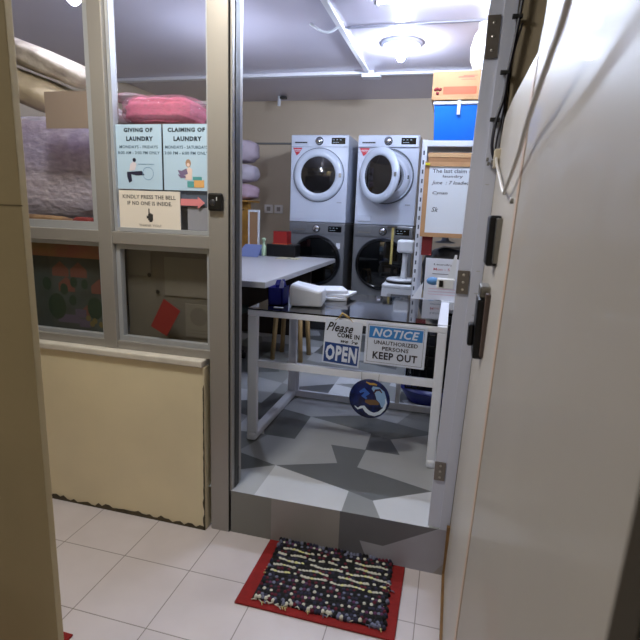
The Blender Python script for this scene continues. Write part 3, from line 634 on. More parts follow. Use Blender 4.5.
# dark bags on the middle shelf, a notice taped on them
dkc = mat('black_bag_plastic', (16, 17, 22), .3, bump=.4, bscale=12)
single('black_bag', G().blob((.12, 3.80, 1.03), (.33, .16, .205), power=3.2, amp=.03, seg=40), dkc, (.12, 3.8, .82), 'large shiny black bag filling the middle rack shelf behind the printed notice', 'bag')
single('grey_dish', G().lathe([(.001, 1.255), (.06, 1.258), (.075, 1.263), (.03, 1.275), (.02, 1.30), (.001, 1.305)], (-.055, 3.72, 0), 'z', 24, cap=False), mat('cap_grey', (120, 128, 146), .4), (-.055, 3.72, 1.255), 'small grey dish with a knob on the black bag under the whiteboard', 'dish')
single('red_packet', G().box(-.212, -.140, 3.625, 3.65, 1.17, 1.31, 0, bev=.004), mat('deep_red_pack', (130, 34, 40), .5), (-.18, 3.7, 1.17), 'dark red packet beside the rack post below the whiteboard', 'packet')
single('black_crate', G().box(-.21, .50, 3.66, 4.0, .503, .76, 0, bev=.02, seg=3), mat('crate_black', (18, 18, 21), .5), (.14, 3.8, .503), 'wide black crate on the lowest rack shelf', 'crate')
t = thing('printed_notice', (-.05, 3.6, .86), 'white printed notice with a blue oval logo in front of the black bag', 'notice')
obj('sheet', G().box(-.172, .085, 3.598, 3.602, .862, 1.155), paper, t)
g = G(); add_text(g, 'Laundry', -.05, 3.5975, 1.112, .13, .016, bold=.02); g.box(-.12, .03, 3.5972, 3.5978, 1.045, 1.049)
obj('dark_print', g, inkg, t)
g = G(); add_text(g, 'Mon - Sat', -.045, 3.5975, 1.08, .14, .018, bold=.01); obj('red_print', g, mat('print_soft_red', (190, 90, 100), .5), t)
obj('blue_logo', G().lathe([(.001, 3.5972), (.045, 3.5972), (.045, 3.5978), (.001, 3.5978)], (-.112, 0, .995), 'y', 28, cap=False, squash=(1, .62)), mat('logo_blue', (104, 156, 208), .5), t)
g = G()
for z in (.94, .92, .90): g.box(-.14, .05, 3.5972, 3.5978, z, z+.003)
obj('pink_lines', g, mat('print_pink', (214, 170, 186), .5), t)
single('white_lid_tub', G().box(-.05, .12, 3.56, 3.60, .80, .862, 0, bev=.006), white_pl, (.03, 3.58, .80), 'small white tub on the rack shelf edge below the printed notice', 'tub')
single('folded_white_paper', G().prism([(-.255, 3.57, .86), (-.185, 3.57, .86), (-.178, 3.59, .985), (-.21, 3.58, .93)], (0, .004, 0)), paper, (-.22, 3.57, .86), 'crumpled white paper corner by the foot of the rack post', 'paper')

# white stool with weighing stand in front of the machines
SX, SY = -.373, 4.26
t = thing('plastic_stool', (SX, SY, FZ), 'white plastic stool carrying the white pedestal scale', 'stool')
obj('seat', G().box(SX-.167, SX+.145, SY-.15, SY+.15, .846, .882, 0, bev=.012, seg=3), white_pl, t)
for a, b2 in ((-1, -1), (1, -1), (-1, 1), (1, 1)):
    xx, yy = SX-.011+a*.128, SY+b2*.12
    obj('leg', G().rings([[(xx-.018+a*.04, yy-.018+b2*.03, FZ), (xx+.018+a*.04, yy-.018+b2*.03, FZ), (xx+.018+a*.04, yy+.018+b2*.03, FZ), (xx-.018+a*.04, yy+.018+b2*.03, FZ)], [(xx-.026, yy-.026, .85), (xx+.026, yy-.026, .85), (xx+.026, yy+.026, .85), (xx-.026, yy+.026, .85)]], smooth=False), white_pl, t)
obj('apron', G().box(SX-.155, SX+.133, SY-.145, SY-.137, .80, .85), white_pl, t)
t = thing('pedestal_scale', (SX-.02, SY, .883), 'white pedestal scale with round dark-rimmed base on the plastic stool', 'scale')
obj('base', G().lathe([(.001, .920), (.117, .920), (.128, .912), (.128, .901), (.001, .901)], (SX-.02, SY, 0), 'z', 32, cap=False), white_pl, t)
obj('base_rim', G().lathe([(.001, .883), (.125, .883), (.131, .889), (.131, .900), (.001, .9005)], (SX-.02, SY, 0), 'z', 32, cap=False), rubber, t)
obj('column', G().lathe([(.033, .920), (.025, .951), (.021, 1.062), (.023, 1.14)], (SX-.005, SY, 0), 'z', 20), white_pl, t)
obj('head', G().box(SX-.072, SX+.067, SY-.055, SY+.055, 1.135, 1.243, 0, bev=.02, seg=3), white_pl, t)
t = thing('yellow_strap', (-.60, 5.078, .95), 'narrow yellow strap hanging down the front of the right dark machine', 'strap')
obj('webbing', G().box(-.595, -.572, 5.030, 5.034, .96, 1.325, 0), mat('yellow_webbing', (176, 158, 92), .6), t)
obj('hook', G().box(-.64, -.545, 5.028, 5.086, 1.318, 1.334, 0, bev=.003), mat('hook_dark', (60, 54, 48), .5), t)

# ================================================================ CEILING THINGS
t = thing('ceiling_bulb', (-.49, 4.0, CZ), 'glowing bulb hanging under a white ceiling plate, right of the long moulding', 'lamp')
obj('plate', G().lathe([(.001, CZ), (.15, CZ), (.15, CZ-.012), (.13, CZ-.025), (.001, CZ-.025)], (-.49, 4.0, 0), 'z', 40, cap=False), mat('plate_white', (200, 204, 220), .4), t)
obj('socket', G().lathe([(.03, CZ-.025), (.028, CZ-.05), (.02, CZ-.055)], (-.49, 4.0, 0), 'z', 20), white_pl, t)
gb = mat('glowing_bulb', (218, 231, 255), .5, emit=650)
obj('bulb', G().lathe([(.012, CZ-.053), (.024, CZ-.065), (.032, CZ-.085), (.030, CZ-.105), (.016, CZ-.122), (.001, CZ-.126)], (-.49, 4.0, 0), 'z', 24, cap=False), gb, t)
t = thing('tube_lamp', (-.2, 3.10, CZ), 'bright white ceiling tube fitting above the rack, cut by the top of the frame', 'lamp')
obj('housing', G().box(-.56, .16, 3.06, 3.14, CZ-.035, CZ, 0, bev=.004), white_pl, t)
obj('tube', G().tube([(-.53, 3.10, CZ-.052), (.13, 3.10, CZ-.052)], .015, 14), mat('glowing_tube', (218, 231, 255), .5, emit=170), t)
for x in (-.55, .13): obj('tube_end', G().box(x, x+.02, 3.082, 3.118, CZ-.075, CZ-.035), white_pl, t)
t = thing('pendant_bulb', (-1.80, 2.19, CZ), 'small bright bulb on a cord seen at the top of the upper left window pane', 'lamp')
obj('cord', G().tube([(-1.80, 2.19, CZ), (-1.80, 2.19, 2.43)], .004, 8), white_pl, t)
obj('socket', G().lathe([(.018, 2.435), (.018, 2.40)], (-1.80, 2.19, 0), 'z', 18), white_pl, t)
obj('bulb', G().lathe([(.012, 2.40), (.022, 2.39), (.030, 2.37), (.028, 2.352), (.014, 2.338), (.001, 2.335)], (-1.80, 2.19, 0), 'z', 20, cap=False), mat('glowing_small_bulb', (235, 238, 255), .5, emit=190), t)
t = thing('pendant_bulb', (-1.64, 3.45, CZ), 'added fill bulb on a long cord mid-shop, hidden behind the door post', 'lamp')  # unseen bulb added to brighten the left part of the shop ceiling
obj('cord', G().tube([(-1.64, 3.45, CZ), (-1.64, 3.45, 2.30)], .004, 8), white_pl, t)
obj('socket', G().lathe([(.018, 2.305), (.018, 2.27)], (-1.64, 3.45, 0), 'z', 18), white_pl, t)
obj('bulb', G().lathe([(.012, 2.27), (.024, 2.26), (.032, 2.24), (.030, 2.220), (.016, 2.203), (.001, 2.20)], (-1.64, 3.45, 0), 'z', 20, cap=False), mat('added_fill_bulb', (218, 231, 255), .5, emit=330), t)
t = thing('junction_box', (-.80, 4.70, CZ), 'small white junction box where the two ceiling mouldings meet', 'junction box')
obj('box', G().box(-.90, -.74, 4.62, 4.72, CZ-.065, CZ-.031, 0, bev=.004), white_pl, t)
obj('lever', G().tube([(-.76, 4.64, CZ-.03), (-.735, 4.62, CZ-.075)], .008, 8), steel, t)
pts = [(-1.05+.22*i/10, 3.52+.05*math.sin(i/10*PI), CZ-.004-.042*math.sin(i/10*PI)) for i in range(11)]
single('drooping_cable', G().tube(pts, .009, 10), white_pl, (-.95, 3.52, CZ-.05), 'white cable drooping from the ceiling beside the long moulding', 'cable')
t = thing('ceiling_hook', (-1.98, 5.60, CZ), 'small white hook hanging from the ceiling near the back wall', 'hook')
obj('stem', G().tube([(-1.98, 5.55, CZ), (-1.985, 5.55, CZ-.10)], .018, 10), white_pl, t)
obj('bracket', G().box(-1.97, -1.90, 5.53, 5.57, CZ-.03, CZ-.005), alu_dark, t)
t = thing('corridor_lamp', (-1.0, 1.16, 2.7), 'square lamp fitting on the corridor ceiling', 'lamp')
obj('housing', G().box(-1.13, -.87, 1.035, 1.29, 2.66, 2.7, 0, bev=.01), white_pl, t)
obj('diffuser', G().box(-1.11, -.89, 1.05, 1.27, 2.65, 2.66), mat('warm_diffuser', (255, 240, 214), .5, emit=4), t)

# ================================================================ BEHIND THE WINDOWS
t = thing('window_shelving', (-2.0, 2.3, FZ), 'grey shelving behind the left window panes', 'shelf')
shm = mat('shelf_grey', (96, 96, 98), .5)
for z in (.86, 1.31): obj('shelf_board', G().box(-3.2, -1.14, 1.98, 2.52, z-.02, z), shm, t)
obj('shelf_back', G().box(-3.2, -1.14, 2.525, 2.535, .3, 1.90), mat('shelf_back_dark', (52, 54, 58), .5), t)
obj('shelf_plank', G().box(-1.46, -1.10, 2.08, 2.50, 1.775, 1.793), shm, t)
obj('shelf_plank', G().box(-1.70, -1.46, 2.31, 2.50, 1.84, 1.857), shm, t)
for x in (-3.18, -2.1, -1.152): obj('upright', G().box(x-.012, x+.012, 2.50, 2.52, FZ, 1.95), shm, t)
obj('top_rail', G().box(-1.62, -1.14, 2.50, 2.53, 1.96, 1.975), alu_light, t)
# sacks
sack = mat('woven_sack_white', (196, 188, 176), .55, bump=1, bscale=22, rgb2=(160, 150, 140), scale=18)
sack2 = mat('cream_sack', (206, 192, 166), .55, bump=1, bscale=14, rgb2=(186, 172, 146), scale=10)
sack3 = mat('white_sack', (226, 218, 220), .45, bump=1, bscale=18)
def sackobj(c, r, ry, rz, m_, lab, seed, pw=2.6):
    M_ = Matrix.Translation(c) @ Matrix.Rotation(rz, 4, 'Z') @ Matrix.Rotation(ry, 4, 'Y')
    single('laundry_sack', G().blob((0, 0, 0), r, amp=.045, freq=1.6, power=pw, seed=seed, seg=40, M=M_), m_, (c[0], c[1], c[2]-r[2]), lab, 'sack', 'laundry sacks behind the left window')
sackobj((-2.10, 2.30, 2.135), (.33, .15, .062), math.radians(20), 0, sack, 'greyish woven laundry sack on top of the pile behind the left window', 1)
sackobj((-2.14, 2.30, 1.985), (.38, .16, .080), math.radians(19), 0, sack2, 'cream laundry sack under the grey woven one behind the left window', 2)
sackobj((-1.80, 2.26, 1.868), (.15, .11, .036), math.radians(-6), 0, sack3, 'small bright white sack right of and below the cream sack', 3)
sackobj((-2.22, 2.44, 1.80), (.20, .07, .05), math.radians(4), 0, mat('peach_sack', (206, 170, 150), .6, bump=.3), 'peach-toned sack beneath the cream sack at the window edge', 4)
bagm = poly_mat('clear_bag_plastic', (216, 210, 228), .5, .12)
t = thing('clear_laundry_bag', (-1.98, 2.2, 1.31), 'big clear plastic bag of purple and mauve laundry behind the left window', 'bag')
obj('laundry', G().blob((-1.98, 2.19, 1.70), (.40, .085, .125), power=3, amp=.04, seed=5, seg=40), mat('mauve_laundry', (190, 150, 186), .8, rgb2=(140, 126, 190), scale=3.5, bump=.6, bscale=9), t)
obj('pale_laundry', G().blob((-1.98, 2.18, 1.50), (.40, .09, .085), power=3, amp=.05, seed=6, seg=40), mat('pale_laundry', (216, 200, 206), .8, rgb2=(176, 164, 170), scale=9, bump=.6, bscale=12), t)
obj('plastic_film', G().blob((-1.98, 2.18, 1.60), (.45, .115, .245), power=4.5, amp=.02, freq=2.5, seed=8, seg=64), bagm, t)
single('brown_cloth', G().blob((-2.13, 2.005, 1.345), (.40, .035, .033), power=4, amp=.02, seed=9, seg=40), mat('brown_floral', (106, 74, 54), .8, rgb2=(150, 120, 86), scale=16), (-2.13, 2.005, 1.311), 'brown patterned cloth in front of the clear laundry bag at the foot of the pane', 'cloth')
single('red_cloth', G().blob((-1.66, 2.005, 1.345), (.050, .03, .030), power=4, amp=.02, seed=19), mat('deep_red_cloth', (120, 34, 32), .8), (-1.66, 2.005, 1.311), 'small dark red cloth beside the brown patterned cloth', 'cloth')
single('grey_sticker', G().box(-1.735, -1.517, 1.8955, 1.8975, 1.745, 1.893), mat('sticker_taupe', (136, 122, 112), .7), (-1.63, 1.896, 1.745), 'blank taupe square of paper stuck on the upper left pane', 'sticker')
# pink bundle and neighbours on the rear shelf
t = thing('pink_bundle', (-1.37, 2.25, 1.80), 'folded pink blanket wrapped in clear plastic above the blue posters', 'laundry')
pinkm = mat('pink_blanket', (226, 112, 150), .7, bump=.3, bscale=16)
g = G()
g.blob((-1.35, 2.22, 1.862), (.172, .11, .058), power=4, amp=.02, freq=4, seed=21, seg=64)
for v in g.bm.verts:
    v.co.y += .006*math.sin(v.co.z*170); v.co.x += .003*math.sin(v.co.z*170); v.co.z += .003*math.sin(v.co.x*60)
obj('blanket', g, pinkm, t)
obj('plastic_film', G().blob((-1.35, 2.22, 1.863), (.195, .125, .067), power=3.6, amp=.02, freq=3, seed=24, seg=40), poly_mat('pink_film', (236, 170, 196), .3, .12), t)
single('white_bundle', G().blob((-1.590, 2.20, 1.83), (.04, .06, .030), power=3, amp=.05, seed=30), sack3, (-1.59, 2.20, 1.80), 'small pinkish-white bundle left of the pink blanket', 'laundry')
single('red_white_bundle', G().blob((-1.66, 2.38, 1.968), (.10, .06, .024), amp=.05, seed=31, M=None), mat('faded_red_white', (160, 146, 150), .6, rgb2=(130, 40, 50), scale=8), (-1.66, 2.38, 1.944), 'red and white cloth bundle poking out by the window mullion', 'laundry')
single('grey_bundle', G().blob((-1.64, 2.40, 1.898), (.06, .06, .038), amp=.05, seed=32), mat('grey_cloth', (128, 126, 130), .7), (-1.64, 2.40, 1.86), 'grey cloth bundle under the red and white one by the mullion', 'laundry')

# posters on the glass (right upper pane)
pb = mat('poster_light_blue', (180, 207, 228), .45)
def poster(x0, x1, label, l1, l2, l3, kind):
    t = thing('laundry_poster', ((x0+x1)/2, 1.89, 1.5), label, 'poster', None)
    cx = (x0+x1)/2; y_ = 1.8948
    obj('sheet', G().box(x0, x1, 1.8955, 1.8975, 1.503, 1.760), pb, t)
    g = G(); add_text(g, l1, cx, y_, 1.738, .135 if kind == 0 else .165, .017, bold=.05); add_text(g, 'LAUNDRY', cx+.006, y_, 1.704, .125, .018, bold=.05)
    obj('heading', g, mat('poster_ink', (26, 44, 62), .5), t)
    g = G(); add_text(g, l2, cx, y_, 1.672, .18 if kind == 0 else .19, .012, bold=.015); add_text(g, l3, cx, y_, 1.649, .196, .012, bold=.015)
    obj('hours', g, mat('poster_ink_soft', (70, 98, 124), .5), t)
    return t, cx
def flat(g, pts, y=1.8946, mi=0): g.poly([(x, y, z) for x, z in pts], mi)
def disc(g, cx, cz, r, y=1.8944, n=16, mi=0, sq=1): g.poly([(cx+r*math.cos(2*PI*i/n), y, cz+r*sq*math.sin(2*PI*i/n)) for i in range(n)], mi)
t, cx = poster(-1.392, -1.180, 'light blue poster headed giving of laundry on the window glass', 'GIVING OF', 'MONDAYS - FRIDAYS', '8:00 AM - 3:00 PM ONLY', 0)
g = G(); disc(g, cx-.022, 1.620, .008); flat(g, [(-1.345, 1.572), (-1.275, 1.577), (-1.262, 1.560), (-1.30, 1.558), (-1.325, 1.563), (-1.322, 1.535), (-1.336, 1.528), (-1.345, 1.552)])
obj('figure_dark', g, mat('figure_navy', (34, 34, 60), .6), t)
g = G(); flat(g, [(-1.334, 1.577), (-1.306, 1.579), (-1.298, 1.605), (-1.312, 1.615), (-1.328, 1.604)]); obj('figure_light', g, mat('figure_white', (214, 206, 214), .6), t)
g = G()
for r_ in (.024,):
    for i in range(24):
        a, a2 = 2*PI*i/24, 2*PI*(i+1)/24
        g.poly([(-1.245+r_*math.cos(a), 1.8945, 1.567+r_*math.sin(a)), (-1.245+r_*math.cos(a2), 1.8945, 1.567+r_*math.sin(a2)), (-1.245+(r_+.002)*math.cos(a2), 1.8945, 1.567+(r_+.002)*math.sin(a2)), (-1.245+(r_+.002)*math.cos(a), 1.8945, 1.567+(r_+.002)*math.sin(a))])
g.box(-1.29, -1.215, 1.8943, 1.8946, 1.603, 1.605)
obj('machine_outline', g, mat('outline_blue', (110, 150, 190), .6), t)
t, cx = poster(-1.172, -.963, 'light blue poster headed claiming of laundry on the window glass', 'CLAIMING OF', 'MONDAYS - SATURDAYS', '3:00 PM - 6:00 PM ONLY', 1)
g = G(); disc(g, -1.060, 1.610, .012, sq=1.3); obj('figure_hair', g, mat('hair_tan', (176, 140, 116), .6), t)
g = G(); flat(g, [(-1.075, 1.545), (-1.045, 1.545), (-1.042, 1.585), (-1.055, 1.596), (-1.072, 1.585)]); disc(g, -1.060, 1.604, .007, y=1.8942); obj('figure_body', g, mat('figure_pale', (226, 204, 196), .6), t)
g = G(); flat(g, [(-1.108, 1.583), (-1.095, 1.560), (-1.062, 1.568), (-1.068, 1.590), (-1.09, 1.580)], y=1.8943); flat(g, [(-1.108, 1.566), (-1.095, 1.552), (-1.07, 1.553), (-1.075, 1.562)], y=1.8941); obj('held_clothes', g, mat('clothes_mauve', (120, 104, 140), .6), t)
g = G(); g.box(-1.065, -1.035, 1.8942, 1.8946, 1.516, 1.540); g.box(-1.04, -1.0, 1.8941, 1.8945, 1.544, 1.558); obj('teal_basket', g, mat('basket_teal', (84, 158, 160), .6), t)
g = G(); g.box(-1.035, -.99, 1.8942, 1.8946, 1.516, 1.545); obj('orange_basket', g, mat('basket_orange', (222, 170, 104), .6), t)
# press-the-bell notice
t = thing('bell_notice', (-1.24, 1.89, 1.335), 'white notice asking visitors to press the bell, under the left blue poster', 'notice')
obj('sheet', G().box(-1.386, -1.098, 1.890, 1.8945, 1.337, 1.497), mat('warm_paper', (226, 218, 206), .6), t)
g = G(); add_text(g, 'KINDLY PRESS THE BELL', -1.242, 1.8892, 1.472, .250, .016, bold=.02); add_text(g, 'IF NO ONE IS INSIDE.', -1.240, 1.8892, 1.446, .21, .016, bold=.02)
obj('main_lettering', g, mat('notice_ink', (84, 80, 78), .5), t)
g = G(); add_text(g, 'THANK YOU!', -1.24, 1.8892, 1.355, .105, .010); obj('thanks_lettering', g, mat('notice_ink', (84, 80, 78), .5), t)
g = G()
for (a, b2, c_, d) in ((-1.246, -1.2405, 1.40, 1.425), (-1.248, -1.225, 1.376, 1.402), (-1.2395, -1.235, 1.400, 1.407), (-1.233, -1.229, 1.400, 1.405), (-1.255, -1.248, 1.384, 1.395), (-1.243, -1.229, 1.370, 1.377)): g.box(a, b2, 1.8890, 1.8893, c_, d)
obj('pointing_hand', g, mat('hand_dark', (60, 58, 58), .5), t)
g = G(); g.box(-1.098, -1.02, 1.8955, 1.8975, 1.443, 1.470); g.prism([(-1.02, 1.8955, 1.432), (-.99, 1.8955, 1.456), (-1.02, 1.8955, 1.480)], (0, .002, 0))
single('pink_arrow', g, mat('arrow_pink', (214, 130, 134), .6), (-1.05, 1.897, 1.43), 'faded pink paper arrow pointing right beside the bell notice', 'arrow')
single('grey_paper', G().box(-1.072, -.974, 1.905, 1.907, 1.345, 1.437), mat('paper_grey', (150, 152, 162), .7), (-1.02, 1.906, 1.345), 'grey printed paper behind the glass below the pink arrow', 'paper')
single('slate_card', G().box(-1.40, -.974, 1.906, 1.908, 1.44, 1.500), mat('card_slate', (84, 98, 118), .6), (-1.2, 1.907, 1.44), 'slate-blue card strip behind the pink arrow', 'card')
# lower panes
t = thing('picture_panel', (-1.85, 1.95, .87), 'dark children\'s picture panel with houses and trees behind the lower left pane', 'picture')
pd = mat('picture_ground', (62, 74, 74), .6, rgb2=(42, 48, 46), scale=5)
obj('panel', G().box(-2.3, -1.49, 1.945, 1.955, .85, 1.19), pd, t)
obj('top_band', G().box(-2.3, -1.49, 1.944, 1.956, 1.19, 1.268), mat('band_red_yellow', (140, 66, 62), .6, rgb2=(128, 104, 50), scale=3.5), t)
rnd = random.Random(4); gr, rd, pk, yl = G(), G(), G(), G()
for (x, z, r) in ((-1.79, .955, .05), (-1.58, .96, .042), (-1.745, 1.04, .022), (-1.69, 1.075, .02), (-1.63, 1.07, .019), (-1.70, .99, .02), (-1.515, 1.08, .03), (-1.84, 1.06, .025), (-1.5, .93, .03)): disc(gr, x, z, r, y=1.9435, sq=1.25)
for (x, z) in ((-1.76, 1.10), (-1.66, 1.10), (-1.73, 1.03), (-1.55, 1.03), (-1.60, .92)):
    rd.poly([(x-.045, 1.9438, z), (x+.045, 1.9438, z), (x+.045, 1.9438, z+.035), (x, 1.9438, z+.07), (x-.045, 1.9438, z+.035)])
for (x, z) in ((-1.70, .90), (-1.66, .93), (-1.64, .885), (-1.76, .90)): pk.poly([(x-.03, 1.9436, z-.02), (x+.03, 1.9436, z-.02), (x+.03, 1.9436, z+.02), (x-.03, 1.9436, z+.02)])
for (x, z) in ((-1.60, .885), (-1.62, .91), (-1.585, .90), (-1.55, .885)): disc(yl, x, z, .014, y=1.9434)
obj('trees', gr, mat('pic_green', (20, 48, 34), .7), t); obj('houses', rd, mat('pic_red', (104, 62, 54), .7), t); obj('blocks', pk, mat('pic_pink', (80, 72, 92), .7), t); obj('flowers', yl, mat('pic_yellow', (104, 92, 54), .7), t)
t = thing('paper_boxes', (-1.2, 1.97, .85), 'grey cardboard backing with faded prints behind the lower right pane', 'cardboard')
obj('backing', G().box(-1.41, -.955, 1.96, 1.972, .845, 1.268), mat('card_grey', (98, 94, 84), .7, var=.2, scale=4), t)
obj('pale_sheets', G().box(-1.40, -1.29, 1.957, 1.9598, 1.13, 1.25).box(-1.22, -.96, 1.956, 1.9598, 1.05, 1.22).box(-1.12, -.965, 1.955, 1.9598, .87, 1.02), mat('sheet_grey', (112, 108, 98), .7, var=.1), t)
g = G(); disc(g, -1.055, .965, .042, y=1.9545); 
for z in (.90, .886, .872): g.box(-1.1, -1.0, 1.9542, 1.9546, z, z+.003)
obj('faded_print', g, mat('print_faded', (96, 92, 84), .7), t)
g = G()
for x, z in ((-1.295, 1.135), (-1.255, 1.062), (-.975, 1.035), (-.975, .89), (-1.245, .905)): disc(g, x, z, .010, y=1.9538)
obj('black_dots', g, black, t)
single('red_card', G().prism([(-1.188, 1.893, 1.045), (-1.110, 1.893, .998), (-1.178, 1.893, .880), (-1.256, 1.893, .918)], (0, .003, 0)), mat('brick_red_card', (112, 28, 22), .6), (-1.18, 1.893, .88), 'tilted brick-red card stuck on the lower right pane', 'card')

# ================================================================ DOORWAY THINGS
t = thing('doorbell_camera', (-.918, 1.86, 1.425), 'small black doorbell unit mounted on the aluminium post', 'doorbell')
obj('body', G().box(-.950, -.888, 1.842, 1.860, 1.426, 1.495, 0, bev=.008, seg=3), black, t)
obj('button', G().lathe([(.001, 1.8405), (.012, 1.8405), (.013, 1.842), (.001, 1.8425)], (-.928, 0, 1.458), 'y', 20, cap=False), mat('button_grey', (50, 50, 54), .3), t)
obj('status_light', G().box(-.911, -.908, 1.8408, 1.8425, 1.466, 1.480), white_pl, t)
for z0, z1 in ((1.955, 2.085), (1.165, 1.250), (.415, .492)):
    hx = .0225*((z0+z1)/2-FZ)-.014
    p = obj('hinge', G().box(.018+hx, .060+hx, 1.874, 1.881, z0, z1, 0, bev=.001), mat('hinge_metal', (128, 122, 116), .4, .7), jamb)
    for k in (.18, .5, .82): obj('screw', G().lathe([(.001, 1.8725), (.0045, 1.8725), (.005, 1.8745), (.001, 1.8748)], (.040+hx, 0, z0+(z1-z0)*k), 'y', 12, cap=False), mat('screw_bright', (200, 196, 188), .3, .8), p)
t = thing('latch_bracket', (-.02, 1.92, 1.18), 'white and steel latch bracket sticking out beside the middle hinge', 'bracket')
obj('arm', G().prism([(-.012, 1.93, 1.20), (.02, 1.93, 1.20), (.02, 1.93, 1.30), (.012, 1.93, 1.30)], (0, .006, 0)), white_pl, t)
obj('housing', G().box(-.045, .018, 1.90, 1.94, 1.175, 1.212, 0, bev=.004), white_pl, t)
obj('slot', G().box(-.036, -.022, 1.897, 1.9, 1.182, 1.206), black, t)
# black boxes on the cream board
t = thing('access_keypad', (.1, 1.43, 1.31), 'upper slim black switch box on the cream board beside the jamb', 'switch box')
obj('body', G().box(.088, .1175, 1.40, 1.50, 1.312, 1.445, 0, bev=.006), black, t)
obj('silver_edge', G().box(.1035, .1185, 1.372, 1.40, 1.322, 1.438, 0, bev=.003), steel, t)
t = thing('door_lock_box', (.09, 1.48, 1.03), 'lower larger black lock box with silver cap on the cream board', 'lock')
obj('body', G().box(.082, .112, 1.45, 1.56, 1.04, 1.215, 0, bev=.006), black, t)
obj('silver_cap', G().box(.086, .1135, 1.46, 1.55, 1.216, 1.250, 0, bev=.004), steel, t)
obj('thumb_turn', G().box(.066, .082, 1.48, 1.53, 1.07, 1.135, 0, bev=.005), black, t)
obj('edge_strip', G().box(.100, .1135, 1.418, 1.449, 1.055, 1.235, 0, bev=.003), mat('brown_grey_plastic', (80, 66, 60), .5), t)
# cables
def smooth(pts, n=6):
    P = [Vector(p) for p in pts]; out = []
    for i in range(len(P)-1):
        a, b2, c_, d = P[max(i-1, 0)], P[i], P[i+1], P[min(i+2, len(P)-1)]
        for k in range(n):
            u = k/n; out.append(.5*((2*b2)+(c_-a)*u+(2*a-5*b2+4*c_-d)*u*u+(3*b2-a-3*c_+d)*u**3))
    out.append(P[-1]); return out
t = thing('black_cable', (.12, 1.85, 1.62), 'pair of black cables running down the jamb edge in clips', 'cable')
blk = mat('cable_black', (26, 28, 44), .4)
obj('cable', G().tube(smooth([(.150, 1.855, 2.40), (.146, 1.855, 2.15), (.135, 1.855, 2.0), (.124, 1.855, 1.90), (.120, 1.853, 1.83), (.102, 1.852, 1.75), (.098, 1.852, 1.68), (.108, 1.852, 1.635)]), .0055, 10), blk, t)
obj('cable', G().tube(smooth([(.152, 1.858, 2.05), (.128, 1.858, 1.92), (.124, 1.857, 1.80), (.112, 1.856, 1.70), (.110, 1.855, 1.64)]), .0035, 8), blk, t)
for x, z in ((.141, 2.07), (.122, 1.905), (.105, 1.76)): obj('clip', G().box(x-.022, x+.010, 1.848, 1.864, z-.006, z+.006, 0, bev=.002), rubber, t)
g = G()
for dx, dz in ((-.016, -.01), (-.004, -.004), (-.02, .004), (.004, .006)): g.box(.104+dx, .112+dx, 1.846, 1.862, 1.622+dz, 1.634+dz, 0, bev=.002)
obj('connector', g, mat('connector_grey', (110, 110, 110), .5), t)
t = thing('grey_conduit_wire', (.1, 1.3, 1.5), 'thick grey-white wire sagging across the near board from the jamb', 'wire')
wm = mat('wire_warm_grey', (206, 202, 196), .5)
def bxs(z, d): return bx(z)-d
obj('wire', G().tube(smooth([(.113, 1.80, 1.640), (.112, 1.76, 1.615), (.110, 1.55, 1.555), (.108, 1.34, 1.502), (.106, 1.26, 1.505), (.104, 1.05, 1.555), (.100, .94, 1.585), (.094, .80, 1.605), (.092, .70, 1.625), (.091, .62, 1.645), (.090, .55, 1.70), (.090, .50, 1.80)]), .0042, 12), wm, t)
obj('bracket', G().box(.105, .125, 1.79, 1.83, 1.60, 1.66, 0, bev=.004), mat('bracket_cream', (190, 180, 160), .5), t)
single('wall_screw', G().lathe([(.001, .112), (.006, .112), (.006, .120), (.001, .120)], (0, 1.19, 1.475), 'x', 12, cap=False), steel, (.116, 1.19, 1.475), 'small screw head on the cream board above the black switch box', 'screw')
single('post_plug', G().box(-.868, -.853, 1.925, 1.944, .22, .29, 0, bev=.003), black, (-.853, 1.937, .22), 'small black stopper at the foot of the left door post', 'door stopper')

# ================================================================ MATS
redm2 = mat('red_mat_pile', (138, 26, 24), .95, var=.15, scale=40, bump=.3, bscale=200)
g = G().box(-.668, -.072, 1.478, 1.862, .0005, .008, 0, bev=.003)
M_ = Matrix.Translation((-.37, 1.67, 0)) @ Matrix.Rotation(math.radians(-1.0), 4, 'Z') @ Matrix.Translation((.37, -1.67, 0))
single('red_door_mat', g, redm2, (-.37, 1.67, .0005), 'flat red door mat on the tiles in front of the step', 'mat')
g = G().box(-1.9, -1.12, .75, 1.20, .0005, .008, 0, bev=.003)
single('red_corner_mat', G().box(-1.10-.5, -1.125, .75, 1.185, .0005, .008, 0, bev=.003), redm2, (-1.3, 1.0, .0005), 'red mat just showing at the lower left beside the near wall', 'mat')
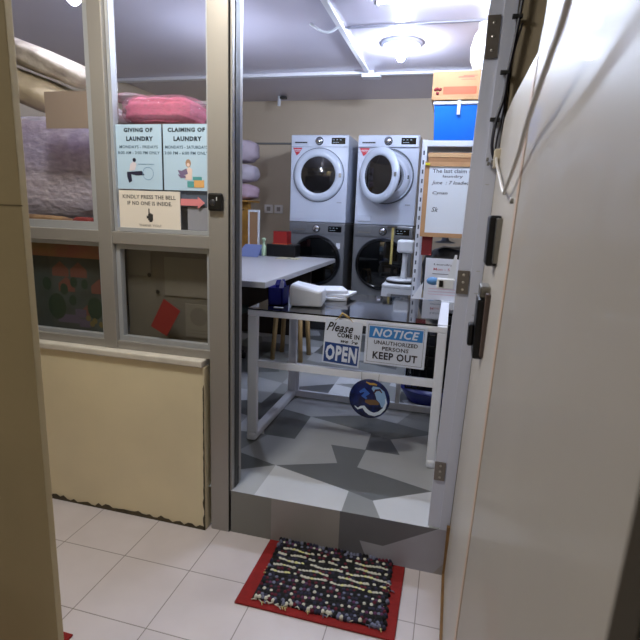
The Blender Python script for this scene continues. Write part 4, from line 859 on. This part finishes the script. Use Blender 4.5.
# braided rag rug on the red mat
rcols = [mat('rag_navy', (44, 44, 66), .95), mat('rag_black', (20, 20, 24), .95), mat('rag_maroon', (92, 26, 44), .95), mat('rag_white', (206, 204, 190), .95), mat('rag_cream_yellow', (214, 212, 150), .95), mat('rag_slate', (112, 116, 140), .95), mat('rag_plum', (92, 52, 88), .95)]
t = thing('rag_rug', (-.36, 1.69, .008), 'braided multicoloured rag rug lying on the red door mat', 'rug')
g = G(); rnd = random.Random(11)
nx, ny = 36, 21; ux0, ux1, uy0, uy1 = -.613, -.118, 1.508, 1.872
def bump(g, x, y, z, rx, ry, rz, mi, rot=0):
    vs = []; c_, s_ = math.cos(rot), math.sin(rot)
    for (k, rr_, hh) in ((0, 1, 0), (1, .85, .6), (2, .45, .95)):
        vs.append([(x+(c_*math.cos(a)*rx-s_*math.sin(a)*ry)*rr_, y+(s_*math.cos(a)*rx+c_*math.sin(a)*ry)*rr_, z+rz*hh) for a in [2*PI*i/8 for i in range(8)]])
    g.rings(vs, mi)
for j in range(ny):
    stripe = 9 <= j <= 17 and j % 2 == 1
    for i in range(nx):
        x = ux0+(ux1-ux0)*(i+.5+(.25 if j % 2 else -.1))/nx; y = uy0+(uy1-uy0)*(j+.5)/ny+.004*math.sin(i*.7+j)
        x += (y-1.69)*-.06
        edge = j in (0, ny-1) or i in (0, nx-1)
        if edge: mi = rnd.choice([0, 1, 0, 3, 5, 2]) if j == 0 else rnd.choice([0, 1, 1, 0, 2, 5])
        elif stripe: mi = rnd.choice([3, 3, 3, 4, 3, 1])
        elif j % 2 == 0: mi = rnd.choice([1, 1, 0, 2])
        else: mi = (rnd.choice([3, 5, 5, 3, 2]) if i % 2 else rnd.choice([0, 1, 6]))
        hz = .010+rnd.random()*.004+(.005 if edge else 0)
        bump(g, x+rnd.uniform(-.002, .002), y, .0085, .0115 if stripe else .0088, .0066 if stripe else .0085, hz, mi, rnd.uniform(-.35, .35)+(.3 if edge else 0))
g.box(ux0+.004, ux1-.004, uy0+.004, uy1-.01, .0082, .016, 1)
obj('weave', g, rcols, t)
g = G()
for k in range(34):
    x = rnd.uniform(ux0, ux1); y = uy0-.002+rnd.uniform(-.006, .006)
    if k > 24: x = rnd.choice([ux0-.004, ux1+.002]); y = rnd.uniform(uy0+.03, uy1-.03)
    a = rnd.uniform(0, 6.28); L = .012
    g.tube([(x, y, .012), (x+L*math.cos(a), y+L*math.sin(a)*.7, .018), (x+1.6*L*math.cos(a+.5), y+1.2*L*math.sin(a+.5), .0125)], .0022, 6, rnd.choice([3, 4, 5, 3]))
obj('fringe', g, rcols, t)
